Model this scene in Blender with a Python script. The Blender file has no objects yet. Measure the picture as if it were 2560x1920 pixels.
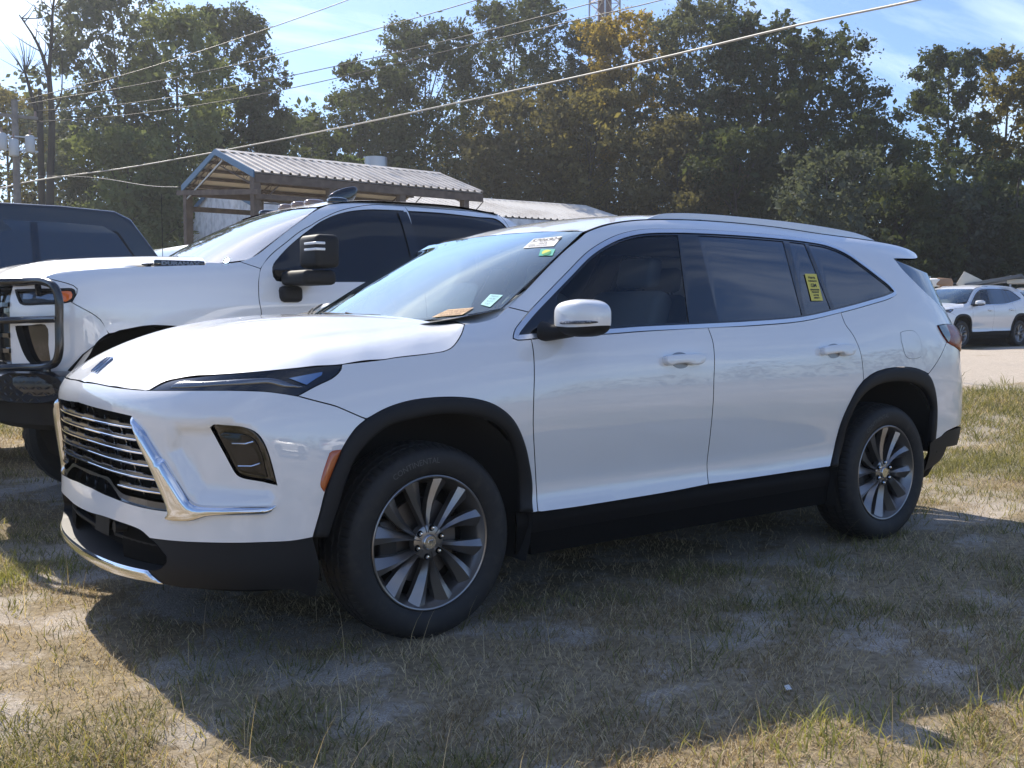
import bpy, bmesh, math, random
import numpy as np
from mathutils import Vector, Matrix
from mathutils.geometry import delaunay_2d_cdt
R_ = math.radians
sc = bpy.context.scene
COL = sc.collection
random.seed(7); rng = np.random.default_rng(7)

EXPOSURE = 1.02; SKY_STRENGTH = .084; SKY_DUST = .7; SKY_TINT = (.74, .87, 1.12, 1); CLOUD = (2.8, 3.0, 3.4, 1); HAZE = .0008

# ---------------------------------------------------------------- camera, sky, sun, exposure
cam = bpy.data.cameras.new('camera'); cam.lens = 2667 / 2560 * 36; cam.sensor_width = 36; cam.clip_end = 2000; cam.clip_start = .05
camo = bpy.data.objects.new('camera', cam); COL.objects.link(camo)
CAM = Vector((-2.263, -4.4745, 1.296)); YAW, PITCH = .6478, -.0672
fwd = Vector((math.sin(YAW) * math.cos(PITCH), math.cos(YAW) * math.cos(PITCH), math.sin(PITCH)))
camo.location = CAM; camo.rotation_euler = fwd.to_track_quat('-Z', 'Y').to_euler()
sc.camera = camo
SUN_EL, SUN_AZ = R_(39.5), R_(0.8)           # azimuth measured from +Y towards +X
sunv = Vector((math.sin(SUN_AZ) * math.cos(SUN_EL), math.cos(SUN_AZ) * math.cos(SUN_EL), math.sin(SUN_EL)))
sl = bpy.data.lights.new('sun', 'SUN'); sl.energy = 3.8; sl.angle = R_(.6); sl.color = (1.0, .92, .79)
so = bpy.data.objects.new('sun', sl); COL.objects.link(so); so.rotation_euler = sunv.to_track_quat('Z', 'Y').to_euler(); so.location = (0, 10, 20)
world = bpy.data.worlds.new('World'); sc.world = world; world.use_nodes = True
sc.view_settings.view_transform = 'Standard'; sc.view_settings.look = 'None'
sc.view_settings.exposure = EXPOSURE; sc.view_settings.gamma = 1; sc.view_settings.use_curve_mapping = False

def build_sky():
    nt = world.node_tree; N = nt.nodes; L = nt.links; N.clear()
    out = N.new('ShaderNodeOutputWorld'); bg = N.new('ShaderNodeBackground'); sky = N.new('ShaderNodeTexSky')
    sky.sky_type = 'NISHITA'; sky.sun_disc = False; sky.sun_elevation = SUN_EL; sky.sun_rotation = SUN_AZ
    sky.altitude = 0; sky.air_density = 1.0; sky.dust_density = SKY_DUST; sky.ozone_density = 2.2
    bg.inputs['Strength'].default_value = SKY_STRENGTH
    tc = N.new('ShaderNodeTexCoord'); sep = N.new('ShaderNodeSeparateXYZ'); L.new(tc.outputs['Generated'], sep.inputs[0])
    # wispy high cloud: direction projected on a plane overhead, streaked along one axis
    mx = N.new('ShaderNodeMath'); mx.operation = 'MAXIMUM'; L.new(sep.outputs['Z'], mx.inputs[0]); mx.inputs[1].default_value = 0
    ad = N.new('ShaderNodeMath'); ad.operation = 'ADD'; L.new(mx.outputs[0], ad.inputs[0]); ad.inputs[1].default_value = .18
    dv = N.new('ShaderNodeVectorMath'); dv.operation = 'DIVIDE'; L.new(tc.outputs['Generated'], dv.inputs[0])
    cb = N.new('ShaderNodeCombineXYZ'); [L.new(ad.outputs[0], cb.inputs[i]) for i in range(3)]; L.new(cb.outputs[0], dv.inputs[1])
    mp = N.new('ShaderNodeMapping'); L.new(dv.outputs[0], mp.inputs[0])
    mp.inputs['Rotation'].default_value = (0, 0, R_(-20)); mp.inputs['Scale'].default_value = (.55, 1.6, 0); mp.inputs['Location'].default_value = (3.1, .75, 0)
    no = N.new('ShaderNodeTexNoise'); L.new(mp.outputs[0], no.inputs['Vector']); no.inputs['Scale'].default_value = 1.25
    no.inputs['Detail'].default_value = 9; no.inputs['Roughness'].default_value = .62; no.inputs['Distortion'].default_value = .35
    rp = N.new('ShaderNodeValToRGB'); L.new(no.outputs['Fac'], rp.inputs[0])
    rp.color_ramp.elements[0].position = .50; rp.color_ramp.elements[0].color = (0, 0, 0, 1)
    rp.color_ramp.elements[1].position = .66; rp.color_ramp.elements[1].color = (1, 1, 1, 1)
    lo = N.new('ShaderNodeMapRange'); L.new(sep.outputs['Z'], lo.inputs[0]); lo.inputs[1].default_value = .0; lo.inputs[2].default_value = .12
    ml = N.new('ShaderNodeMath'); ml.operation = 'MULTIPLY'; L.new(rp.outputs[0], ml.inputs[0]); L.new(lo.outputs[0], ml.inputs[1])
    m2 = N.new('ShaderNodeMath'); m2.operation = 'MULTIPLY'; L.new(ml.outputs[0], m2.inputs[0]); m2.inputs[1].default_value = .85
    # the sky's own tint and the clouds' white, both lit by the same sky brightness
    tint = N.new('ShaderNodeMix'); tint.data_type = 'RGBA'; tint.blend_type = 'MULTIPLY'; tint.inputs['Factor'].default_value = 1
    L.new(sky.outputs[0], tint.inputs['A']); tint.inputs['B'].default_value = SKY_TINT
    mix = N.new('ShaderNodeMix'); mix.data_type = 'RGBA'; L.new(m2.outputs[0], mix.inputs['Factor']); L.new(tint.outputs['Result'], mix.inputs['A'])
    cl = N.new('ShaderNodeMix'); cl.data_type = 'RGBA'; cl.blend_type = 'ADD'; cl.inputs['Factor'].default_value = 1; cl.inputs['B'].default_value = CLOUD
    dk = N.new('ShaderNodeMix'); dk.data_type = 'RGBA'; dk.blend_type = 'MULTIPLY'; dk.inputs['Factor'].default_value = 1; dk.inputs['B'].default_value = (.9, .9, .9, 1); L.new(sky.outputs[0], dk.inputs['A'])
    L.new(dk.outputs['Result'], cl.inputs['A']); L.new(cl.outputs['Result'], mix.inputs['B'])
    L.new(mix.outputs['Result'], bg.inputs['Color']); L.new(bg.outputs[0], out.inputs[0])
build_sky()

# ---------------------------------------------------------------- helpers
def tag(o, label=None, cat=None, group=None, kind=None):
    if label: o['label'] = label
    if cat: o['category'] = cat
    if group: o['group'] = group
    if kind: o['kind'] = kind
    return o
def empty(name, loc=(0, 0, 0), rz=0, label=None, cat=None, group=None):
    o = bpy.data.objects.new(name, None); COL.objects.link(o); o.location = loc; o.rotation_euler = (0, 0, rz)
    o.empty_display_size = .1
    return tag(o, label, cat, group)
def link_mesh(name, me, parent=None):
    o = bpy.data.objects.new(name, me); COL.objects.link(o)
    if parent is not None: o.parent = parent
    return o
def mesh_obj(name, V, F, mat, parent=None, smooth=True, nrm=None, mats=None, midx=None):
    me = bpy.data.meshes.new(name)
    me.from_pydata([tuple(map(float, v)) for v in V], [], [tuple(int(i) for i in f) for f in F]); 
    for m in (mats or [mat]): me.materials.append(m)
    if midx is not None: me.polygons.foreach_set('material_index', midx)
    me.polygons.foreach_set('use_smooth', [smooth] * len(me.polygons))
    me.update()
    if nrm is not None:
        me.normals_split_custom_set_from_vertices([tuple(n) for n in nrm])
    return link_mesh(name, me, parent)
def dup(o, parent=None, **kw):
    c = o.copy(); COL.objects.link(c); c.parent = parent
    for k, v in kw.items(): setattr(c, k, v)
    for ch in o.children: dup(ch, c)
    return c
def mirror_y(o, parent=None):
    c = o.copy(); COL.objects.link(c); c.parent = parent if parent is not None else o.parent
    c.matrix_local = Matrix.Scale(-1, 4, (0, 1, 0)) @ o.matrix_local
    for ch in o.children:
        d = ch.copy(); COL.objects.link(d); d.parent = c
    return c
class MB:
    """collects simple solids and makes ONE mesh of them"""
    def __init__(s): s.V = []; s.F = []; s.M = []
    def add(s, V, F, m=0):
        n = len(s.V); s.V += [tuple(v) for v in V]; s.F += [tuple(i + n for i in f) for f in F]; s.M += [m] * len(F); return s
    def box(s, a, b, m=0):
        (x0, y0, z0), (x1, y1, z1) = a, b
        V = [(x0,y0,z0),(x1,y0,z0),(x1,y1,z0),(x0,y1,z0),(x0,y0,z1),(x1,y0,z1),(x1,y1,z1),(x0,y1,z1)]
        return s.add(V, [(0,3,2,1),(4,5,6,7),(0,1,5,4),(1,2,6,5),(2,3,7,6),(3,0,4,7)], m)
    def tube(s, P, r, n=8, m=0, cap=True):
        P = [Vector(p) for p in P]; rr = r if hasattr(r, '__len__') else [r] * len(P); V = []; F = []
        up = Vector((0, 0, 1)); prev = None
        for i, p in enumerate(P):
            t = (P[min(i + 1, len(P) - 1)] - P[max(i - 1, 0)]).normalized()
            if prev is None:
                a = t.cross(up if abs(t.z) < .9 else Vector((1, 0, 0))).normalized()
            else: a = (prev - t * prev.dot(t)).normalized()
            prev = a; b = t.cross(a)
            for k in range(n):
                th = 2 * math.pi * k / n; V.append(p + (a * math.cos(th) + b * math.sin(th)) * rr[i])
        for i in range(len(P) - 1):
            for k in range(n): F.append((i*n+k, i*n+(k+1)%n, (i+1)*n+(k+1)%n, (i+1)*n+k))
        if cap: F.append(tuple(range(n - 1, -1, -1))); F.append(tuple((len(P)-1)*n + k for k in range(n)))
        return s.add(V, F, m)
    def prism(s, poly, axis, a, b, m=0):
        """polygon extruded along axis from a to b; poly in the other two axes (cyclic order)"""
        def mk(p, c):
            v = [0, 0, 0]; o = [i for i in range(3) if i != axis]; v[o[0]] = p[0]; v[o[1]] = p[1]; v[axis] = c; return v
        n = len(poly); V = [mk(p, a) for p in poly] + [mk(p, b) for p in poly]
        F = [tuple(range(n - 1, -1, -1)), tuple(range(n, 2 * n))] + [(i, (i+1)%n, n+(i+1)%n, n+i) for i in range(n)]
        return s.add(V, F, m)
    def build(s, name, mat, parent=None, smooth=False, bevel=0, seg=2, auto=None):
        mats = mat if isinstance(mat, (list, tuple)) else [mat]
        o = mesh_obj(name, s.V, s.F, None, parent, smooth, mats=mats, midx=s.M)
        bm = bmesh.new(); bm.from_mesh(o.data); bmesh.ops.recalc_face_normals(bm, faces=bm.faces)
        if bevel:
            bmesh.ops.remove_doubles(bm, verts=bm.verts, dist=1e-5)
            es = [e for e in bm.edges if len(e.link_faces) == 2 and e.calc_face_angle(0) > .5]
            bmesh.ops.bevel(bm, geom=es, offset=bevel, segments=seg, profile=.5, affect='EDGES', clamp_overlap=True)
            for f in bm.faces: f.smooth = True
        if auto is not None:
            for f in bm.faces: f.smooth = True
            for e in bm.edges: e.smooth = not (len(e.link_faces) == 2 and e.calc_face_angle(0) > auto)
        bm.to_mesh(o.data); bm.free(); return o

def lathe(name, prof, n, mat, parent=None, axis='y', smooth=True, rmod=None, auto=None):
    """prof: (radius, along-axis) points; spun about the y axis"""
    V = []; F = []
    for i in range(n):
        th = 2 * math.pi * i / n
        for j, (r, h) in enumerate(prof):
            rr = r if rmod is None else rmod(r, h, th, j)
            V.append((rr * math.cos(th), h, rr * math.sin(th)) if axis == 'y' else (rr * math.cos(th), rr * math.sin(th), h))
    m = len(prof)
    for i in range(n):
        for j in range(m - 1):
            F.append((i*m+j, i*m+j+1, ((i+1)%n)*m+j+1, ((i+1)%n)*m+j))
    o = mesh_obj(name, V, F, mat, parent, smooth)
    bm = bmesh.new(); bm.from_mesh(o.data); bmesh.ops.recalc_face_normals(bm, faces=bm.faces)
    if auto is not None:
        for e in bm.edges: e.smooth = not (len(e.link_faces) == 2 and e.calc_face_angle(0) > auto)
    bm.to_mesh(o.data); bm.free(); return o

# ---------------------------------------------------------------- materials
MATS = {}
def mat(name, color=(.5, .5, .5), rough=.5, metal=0, coat=0, coat_rough=.03, spec=.5, bump=None, noise=None, emit=None, ior=None):
    m = bpy.data.materials.new(name); m.use_nodes = True; nt = m.node_tree; b = nt.nodes['Principled BSDF']
    b.inputs['Base Color'].default_value = (*color, 1); b.inputs['Roughness'].default_value = rough; b.inputs['Metallic'].default_value = metal
    b.inputs['Coat Weight'].default_value = coat; b.inputs['Coat Roughness'].default_value = coat_rough
    b.inputs['Specular IOR Level'].default_value = spec
    if ior: b.inputs['IOR'].default_value = ior
    if emit: b.inputs['Emission Color'].default_value = (*emit[0], 1); b.inputs['Emission Strength'].default_value = emit[1]
    tc = nt.nodes.new('ShaderNodeTexCoord')
    if noise:  # (scale, other colour, detail, lo, hi)
        n = nt.nodes.new('ShaderNodeTexNoise'); n.inputs['Scale'].default_value = noise[0]; n.inputs['Detail'].default_value = noise[2]
        nt.links.new(tc.outputs['Object'], n.inputs['Vector'])
        r = nt.nodes.new('ShaderNodeValToRGB'); nt.links.new(n.outputs['Fac'], r.inputs[0])
        r.color_ramp.elements[0].position = noise[3]; r.color_ramp.elements[0].color = (*color, 1)
        r.color_ramp.elements[1].position = noise[4]; r.color_ramp.elements[1].color = (*noise[1], 1)
        nt.links.new(r.outputs[0], b.inputs['Base Color'])
    if bump:  # (scale, strength, distance)
        n = nt.nodes.new('ShaderNodeTexNoise'); n.inputs['Scale'].default_value = bump[0]; n.inputs['Detail'].default_value = 4
        nt.links.new(tc.outputs['Object'], n.inputs['Vector'])
        u = nt.nodes.new('ShaderNodeBump'); u.inputs['Strength'].default_value = bump[1]; u.inputs['Distance'].default_value = bump[2]
        nt.links.new(n.outputs['Fac'], u.inputs['Height']); nt.links.new(u.outputs[0], b.inputs['Normal'])
    MATS[name] = m; return m
def glass_mat(name, tint=(.5, .6, .6), gloss=1.0, rough=.0, ior=1.5, gcol=(1, 1, 1)):
    m = bpy.data.materials.new(name); m.use_nodes = True; nt = m.node_tree; N = nt.nodes; L = nt.links; N.clear()
    o = N.new('ShaderNodeOutputMaterial'); t = N.new('ShaderNodeBsdfTransparent'); t.inputs[0].default_value = (*tint, 1)
    g = N.new('ShaderNodeBsdfGlossy'); g.inputs['Roughness'].default_value = rough; g.inputs['Color'].default_value = (*gcol, 1)
    f = N.new('ShaderNodeFresnel'); f.inputs['IOR'].default_value = ior
    k = N.new('ShaderNodeMath'); k.operation = 'MULTIPLY'; k.use_clamp = True; L.new(f.outputs[0], k.inputs[0]); k.inputs[1].default_value = gloss
    x = N.new('ShaderNodeMixShader'); L.new(k.outputs[0], x.inputs[0]); L.new(t.outputs[0], x.inputs[1]); L.new(g.outputs[0], x.inputs[2]); L.new(x.outputs[0], o.inputs[0])
    MATS[name] = m; return m
paint = mat('white_paint', (.77, .775, .78), .45, coat=1, coat_rough=.004, spec=.5); paint.node_tree.nodes['Principled BSDF'].inputs['Coat IOR'].default_value = 1.85
trimp = mat('black_plastic', (.013, .013, .014), .6, spec=.3, bump=(900, .25, .0005))
gloss = mat('gloss_black', (.006, .006, .007), .06, coat=1)
matte = mat('dark_void', (.006, .006, .006), .9, spec=.1)
chrome = mat('chrome', (.82, .83, .85), .06, metal=1)
satin = mat('satin_chrome', (.55, .56, .58), .22, metal=1)
rubber = mat('tyre_rubber', (.021, .021, .022), .62, spec=.35, noise=(26, (.040, .037, .033), 8, .5, .8), bump=(300, .25, .0006))
alloy = mat('alloy_grey', (.27, .255, .245), .28, metal=.85, coat=.4, coat_rough=.1)
alloyd = mat('alloy_dark', (.05, .05, .052), .45, metal=.6)
privacy = mat('privacy_glass', (.008, .010, .013), .02, coat=1, spec=.9); privacy.node_tree.nodes['Principled BSDF'].inputs['Coat IOR'].default_value = 1.6
frontglass = glass_mat('side_glass', (.78, .84, .86), 1.0)
wsglass = glass_mat('windscreen_glass', (.40, .50, .48), 2.4, gcol=(.90, 1.0, .97))
amber = mat('amber_lens', (.45, .10, .02), .12, coat=1)
redl = mat('red_lens', (.20, .004, .006), .18, coat=0, spec=.4)
smoke = mat('smoked_lens', (.014, .012, .010), .12, spec=.5)
lamp_silver = mat('lamp_reflector', (.22, .23, .25), .18, metal=.9)
cloth = mat('seat_fabric', (.24, .24, .24), .8)
paperw = mat('paper_white', (.75, .74, .72), .7); paper_y = mat('paper_yellow', (.72, .60, .10), .5); ink = mat('black_ink', (.01, .01, .012), .5)
paper_o = mat('paper_orange', (.62, .40, .20), .7)

# ---------------------------------------------------------------- panels cut out of a skin
def offset_poly(P, g):
    P = np.asarray(P, float); n = len(P)
    A = .5 * np.sum(P[:, 0] * np.roll(P[:, 1], -1) - np.roll(P[:, 0], -1) * P[:, 1]); sgn = 1 if A > 0 else -1
    e = np.roll(P, -1, 0) - P; e /= np.linalg.norm(e, axis=1)[:, None] + 1e-12
    nr = np.stack([-e[:, 1], e[:, 0]], 1) * sgn
    b = nr + np.roll(nr, 1, 0); l = np.linalg.norm(b, axis=1)[:, None]
    b = b / np.maximum(l, 1e-6); c = np.maximum((b * nr).sum(1)[:, None], .45)
    return P + b * g / c
def outline(segs, step=.02, n=10):
    out = []
    for s in segs:
        C = resample(catmull(s, n), step) if len(s) > 2 else resample(s, step)
        if out and np.linalg.norm(C[0] - out[-1]) < .006: C = C[1:]
        out += list(C)
    while np.linalg.norm(out[0] - out[-1]) < .006: out.pop()
    return np.array(out)
def panel(name, W, segs, m, parent, off=0.0, gap=.0024, thick=.014, step=.04, mirror=False, holes=(), dome=None, both=False, bstep=.02, smooth_n=True):
    P = segs if isinstance(segs, np.ndarray) else outline(segs, bstep)
    if both:   # near half given from centre line to centre line: add its mirror image
        c = W.ua if both == 'front' else W.ub
        Q = P[::-1].copy(); Q[:, 0] = 2 * c - Q[:, 0]
        k0 = abs(P[0, 0] - c) < 1e-6; P = np.vstack([P, Q[1:] if abs(P[-1, 0] - c) < 1e-6 else Q]); 
        if k0: P = P[:-1]
    P = offset_poly(P, gap)
    lo = P.min(0); hi = P.max(0)
    gx = np.arange(lo[0] + step / 2, hi[0], step); gy = np.arange(lo[1] + step / 2, hi[1], step)
    X, Y = np.meshgrid(gx, gy); X = X + (np.arange(len(gy)) % 2)[:, None] * step / 2; X = X.ravel(); Y = Y.ravel()
    ok = inside(X, Y, P) & (segdist(X, Y, P) > step * .45)
    HH = [offset_poly(h if isinstance(h, np.ndarray) else outline(h, bstep), -gap) for h in holes]
    for h in HH: ok &= ~inside(X, Y, h) & (segdist(X, Y, h) > step * .4)
    ring = []; edges = []; pts = [Vector(p) for p in P]; nb = len(P)
    edges += [(i, (i + 1) % nb) for i in range(nb)]; loops = [list(range(nb))]
    for h in HH:
        s0 = len(pts); pts += [Vector(p) for p in h]; k = len(h)
        edges += [(s0 + i, s0 + (i + 1) % k) for i in range(k)]; loops.append(list(range(s0, s0 + k)))
    nbound = len(pts)
    if dome is not None and nbound:
        # a rows of points just inside the edge so that the rounding has geometry
        for f in (.12, .3, .55, .85):
            q = offset_poly(P, dome[1] * f); kk = inside(q[:, 0], q[:, 1], P) & (segdist(q[:, 0], q[:, 1], P) > dome[1] * f * .8)
            pts += [Vector(a) for a, b in zip(q, kk) if b]
        ok &= segdist(X, Y, P) > dome[1] * .95
    pts += [Vector((a, b)) for a, b, c in zip(X, Y, ok) if c]
    v, e, f, ov, oe, of = delaunay_2d_cdt(pts, edges, [], 1, 1e-7)
    v = np.array([tuple(a) for a in v]); F = []
    back = {}
    for i, l in enumerate(ov):
        for j in l: back[j] = i
    fa = np.array([tuple(t) for t in f]); c = v[fa].mean(1); good = inside(c[:, 0], c[:, 1], P)
    for h in HH: good &= ~inside(c[:, 0], c[:, 1], h)
    F = [tuple(int(i) for i in t) for t in fa[good]]
    o = np.full(len(v), float(off))
    if dome is not None:
        d = segdist(v[:, 0], v[:, 1], P); t = np.clip(d / dome[1], 0, 1); o = o + dome[0] * np.sqrt(np.clip(1 - (1 - t) ** 2, 0, 1))
    p3 = W.P(v[:, 0], v[:, 1]); n3 = W.Nrm(v[:, 0], v[:, 1])
    s_out = 1.0
    V = p3 + n3 * (o * s_out)[:, None]
    # orientation so the face normal follows the skin normal
    FF = []
    for t in F:
        a, b, c = V[t[0]], V[t[1]], V[t[2]]
        FF.append(t if np.dot(np.cross(b - a, c - a), n3[t[0]]) > 0 else t[::-1])
    nrm = n3.copy(); V = list(V); nrm = list(nrm)
    if dome is not None: nrm = None
    if thick:
        for lp in loops:
            ids = [back.get(i, i) for i in lp]; k = len(ids); s0 = len(V)
            for i in ids: V.append(V[i]); 
            for i in ids: V.append(V[i] - n3[i] * thick)
            if nrm is not None:
                for r in range(2):
                    for q, i in enumerate(ids):
                        a = np.array(V[s0 + (q + 1) % k]) - np.array(V[s0 + q - 1]); nn = np.cross(a, n3[i]); nn /= np.linalg.norm(nn) + 1e-9; nrm.append(nn)
            for q in range(k):
                FF.append((s0 + q, s0 + (q + 1) % k, s0 + k + (q + 1) % k, s0 + k + q))
    ob = mesh_obj(name, V, FF, m, parent, True, None)
    # rim faces: consistent winding comes from the loop direction; custom normals only on the skin itself
    if nrm is not None and smooth_n:
        nf = len(F); 
        A = .5 * np.sum(P[:, 0] * np.roll(P[:, 1], -1) - np.roll(P[:, 0], -1) * P[:, 1])
        ob.data.normals_split_custom_set_from_vertices([tuple(n) for n in nrm])
    if dome is not None:
        pass
    if mirror: return ob, mirror_y(ob, parent)
    return ob

class Height:
    """smooth height field z(x, y) through scattered points (thin-plate), symmetric about y = 0"""
    def __init__(s, pts, creases=()):
        P = np.array(pts, float); M = P[P[:, 1] < -1e-6].copy(); M[:, 1] *= -1; P = np.vstack([P, M]); s.X = P[:, :2]; n = len(P)
        K = s._k(s.X, s.X); A = np.zeros((n + 3, n + 3)); A[:n, :n] = K + np.eye(n) * 2e-5; Q = np.hstack([np.ones((n, 1)), s.X]); A[:n, n:] = Q; A[n:, :n] = Q.T
        b = np.zeros(n + 3); b[:n] = P[:, 2]; s.w = np.linalg.solve(A, b); s.creases = creases
    def _k(s, a, b):
        r2 = ((a[:, None] - b[None]) ** 2).sum(-1) + 1e-12; return .5 * r2 * np.log(r2)
    def z(s, x, y):
        x = np.atleast_1d(np.asarray(x, float)); y = np.atleast_1d(np.asarray(y, float)); sh = np.broadcast(x, y).shape
        q = np.stack(np.broadcast_arrays(x, y), -1).reshape(-1, 2); n = len(s.X)
        r = s._k(q, s.X) @ s.w[:n] + s.w[n] + q @ s.w[n + 1:]
        for f in s.creases: r = r + f(q[:, 0], abs(q[:, 1]))
        return r.reshape(sh)
    def P(s, x, y, off=0.0):
        x = np.asarray(x, float); y = np.asarray(y, float); p = np.stack([x + 0 * y, y + 0 * x, s.z(x, y).reshape(np.broadcast(x, y).shape)], -1)
        return p + s.Nrm(x, y) * off if np.any(off) else p
    def Nrm(s, x, y):
        e = 3e-3; dx = (s.z(x + e, y) - s.z(x - e, y)) / (2 * e); dy = (s.z(x, y + e) - s.z(x, y - e)) / (2 * e)
        n = np.stack([-dx, -dy, np.ones_like(dx)], -1); n = n / np.linalg.norm(n, axis=-1, keepdims=True); return n.reshape(np.broadcast(x, y).shape + (3,))
class Loft:
    """ruled skin between a lower and an upper edge curve (each a function of a in -1..1), bulged outward"""
    def __init__(s, lo, hi, bulge): s.lo, s.hi, s.bulge = lo, hi, bulge
    def P(s, a, t, off=0.0):
        a = np.asarray(a, float); t = np.asarray(t, float); A = s.lo(a); B = s.hi(a); tt = t[..., None]
        p = A * (1 - tt) + B * tt; ch = B - A; n = np.cross(np.array([0, 1.0, 0]), ch); n = n / np.linalg.norm(n, axis=-1, keepdims=True)
        if np.mean(n[..., 2]) < 0: n = -n
        p = p + n * (s.bulge * 4 * t * (1 - t))[..., None]
        return p + s.Nrm(a, t) * off if np.any(off) else p
    def Nrm(s, a, t):
        e = 2e-3; x = s.P(a + e, t) - s.P(a - e, t); y = s.P(a, t + e) - s.P(a, t - e); n = np.cross(x, y); n = n / np.linalg.norm(n, axis=-1, keepdims=True)
        return np.where(n[..., 2:3] < 0, -n, n)
def text_on(name, body, m, parent, size, fn, align='CENTER', bold=0.0, sx=1.0, flip=1):
    """lettering: a text outline turned into a mesh and laid by fn((x, y)) -> point"""
    cu = bpy.data.curves.new(name, 'FONT'); cu.body = body; cu.size = size; cu.align_x = align; cu.align_y = 'CENTER'; cu.offset = bold; cu.resolution_u = 3
    t = bpy.data.objects.new(name, cu); COL.objects.link(t)
    dg = bpy.context.evaluated_depsgraph_get(); dg.update(); me = bpy.data.meshes.new_from_object(t.evaluated_get(dg)); bpy.data.objects.remove(t)
    for v in me.vertices: v.co = fn(v.co.x * sx, v.co.y)
    me.materials.clear(); me.materials.append(m)
    return link_mesh(name, me, parent)

# ---------------------------------------------------------------- body surfaces (car coordinates, metres)
def pchip(xs, ys, x):
    """monotone cubic interpolation, linear beyond the ends"""
    xs = np.asarray(xs, float); ys = np.asarray(ys, float); x = np.asarray(x, float)
    h = np.diff(xs); dl = np.diff(ys) / h
    m = np.zeros(len(xs)); m[0] = dl[0]; m[-1] = dl[-1]
    for i in range(1, len(xs) - 1):
        if dl[i - 1] * dl[i] > 0:
            w1 = 2 * h[i] + h[i - 1]; w2 = h[i] + 2 * h[i - 1]
            m[i] = (w1 + w2) / (w1 / dl[i - 1] + w2 / dl[i])
    i = np.clip(np.searchsorted(xs, x) - 1, 0, len(xs) - 2)
    t = (x - xs[i]) / h[i]; tc = np.clip(t, 0, 1)
    r = ((2*tc**3 - 3*tc**2 + 1) * ys[i] + (tc**3 - 2*tc**2 + tc) * h[i] * m[i]
         + (-2*tc**3 + 3*tc**2) * ys[i + 1] + (tc**3 - tc**2) * h[i] * m[i + 1])
    r = r + np.where(t < 0, t * h[i] * m[0], 0) + np.where(t > 1, (t - 1) * h[i] * m[-1], 0)
    return r

def catmull(P, n):
    """open Catmull-Rom (centripetal-ish by chord) polyline through P with about n points per span"""
    P = np.asarray(P, float)
    if len(P) < 3:
        k = max(2, n); t = np.linspace(0, 1, k + 1)[:, None]
        return P[0] * (1 - t) + P[1] * t
    Q = np.vstack([2 * P[0] - P[1], P, 2 * P[-1] - P[-2]])
    d = np.sqrt(np.linalg.norm(np.diff(Q, axis=0), axis=1)) + 1e-9
    T = np.concatenate([[0], np.cumsum(d)])
    out = []
    for i in range(1, len(Q) - 2):
        t = np.linspace(T[i], T[i + 1], n, endpoint=False)[:, None]
        A1 = (T[i]-t)/(T[i]-T[i-1])*Q[i-1] + (t-T[i-1])/(T[i]-T[i-1])*Q[i]
        A2 = (T[i+1]-t)/(T[i+1]-T[i])*Q[i] + (t-T[i])/(T[i+1]-T[i])*Q[i+1]
        A3 = (T[i+2]-t)/(T[i+2]-T[i+1])*Q[i+1] + (t-T[i+1])/(T[i+2]-T[i+1])*Q[i+2]
        B1 = (T[i+1]-t)/(T[i+1]-T[i-1])*A1 + (t-T[i-1])/(T[i+1]-T[i-1])*A2
        B2 = (T[i+2]-t)/(T[i+2]-T[i])*A2 + (t-T[i])/(T[i+2]-T[i])*A3
        out.append((T[i+1]-t)/(T[i+1]-T[i])*B1 + (t-T[i])/(T[i+1]-T[i])*B2)
    out.append(Q[-2][None, :])
    return np.vstack(out)

def resample(C, step):
    C = np.asarray(C, float)
    s = np.concatenate([[0], np.cumsum(np.linalg.norm(np.diff(C, axis=0), axis=1))])
    n = max(1, int(round(s[-1] / step))); t = np.linspace(0, s[-1], n + 1)
    return np.stack([np.interp(t, s, C[:, k]) for k in range(C.shape[1])], 1)

def gsmooth(A, s0, s1):
    for ax, s in ((0, s0), (1, s1)):
        if s <= 0: continue
        r = int(3 * s) + 1; k = np.exp(-.5 * (np.arange(-r, r + 1) / s) ** 2); k /= k.sum()
        A = np.moveaxis(A, ax, 0)
        # linear extrapolation at the ends keeps slopes
        a0 = A[0] * 2 - A[r:0:-1]; a1 = A[-1] * 2 - A[-2:-r - 2:-1]
        B = np.concatenate([a0, A, a1]); C2 = np.zeros_like(A)
        for j in range(2 * r + 1): C2 += k[j] * B[j:j + len(A)]
        A = np.moveaxis(C2, 0, ax)
    return A

def inside(px, py, poly):
    r = np.zeros(np.shape(px), bool); n = len(poly)
    for i in range(n):
        x0, y0 = poly[i]; x1, y1 = poly[(i + 1) % n]
        c = ((y0 > py) != (y1 > py)) & (px < (x1 - x0) * (py - y0) / (y1 - y0 + 1e-12) + x0)
        r ^= c
    return r

def segdist(px, py, poly, closed=True):
    d = np.full(np.shape(px), 1e9); n = len(poly)
    for i in range(n if closed else n - 1):
        a = np.array(poly[i], float); b = np.array(poly[(i + 1) % n], float); ab = b - a
        t = np.clip(((px - a[0]) * ab[0] + (py - a[1]) * ab[1]) / (ab @ ab + 1e-12), 0, 1)
        d = np.minimum(d, np.hypot(px - a[0] - t * ab[0], py - a[1] - t * ab[1]))
    return d

def sstep(x): x = np.clip(x, 0, 1); return x * x * (3 - 2 * x)

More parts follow.
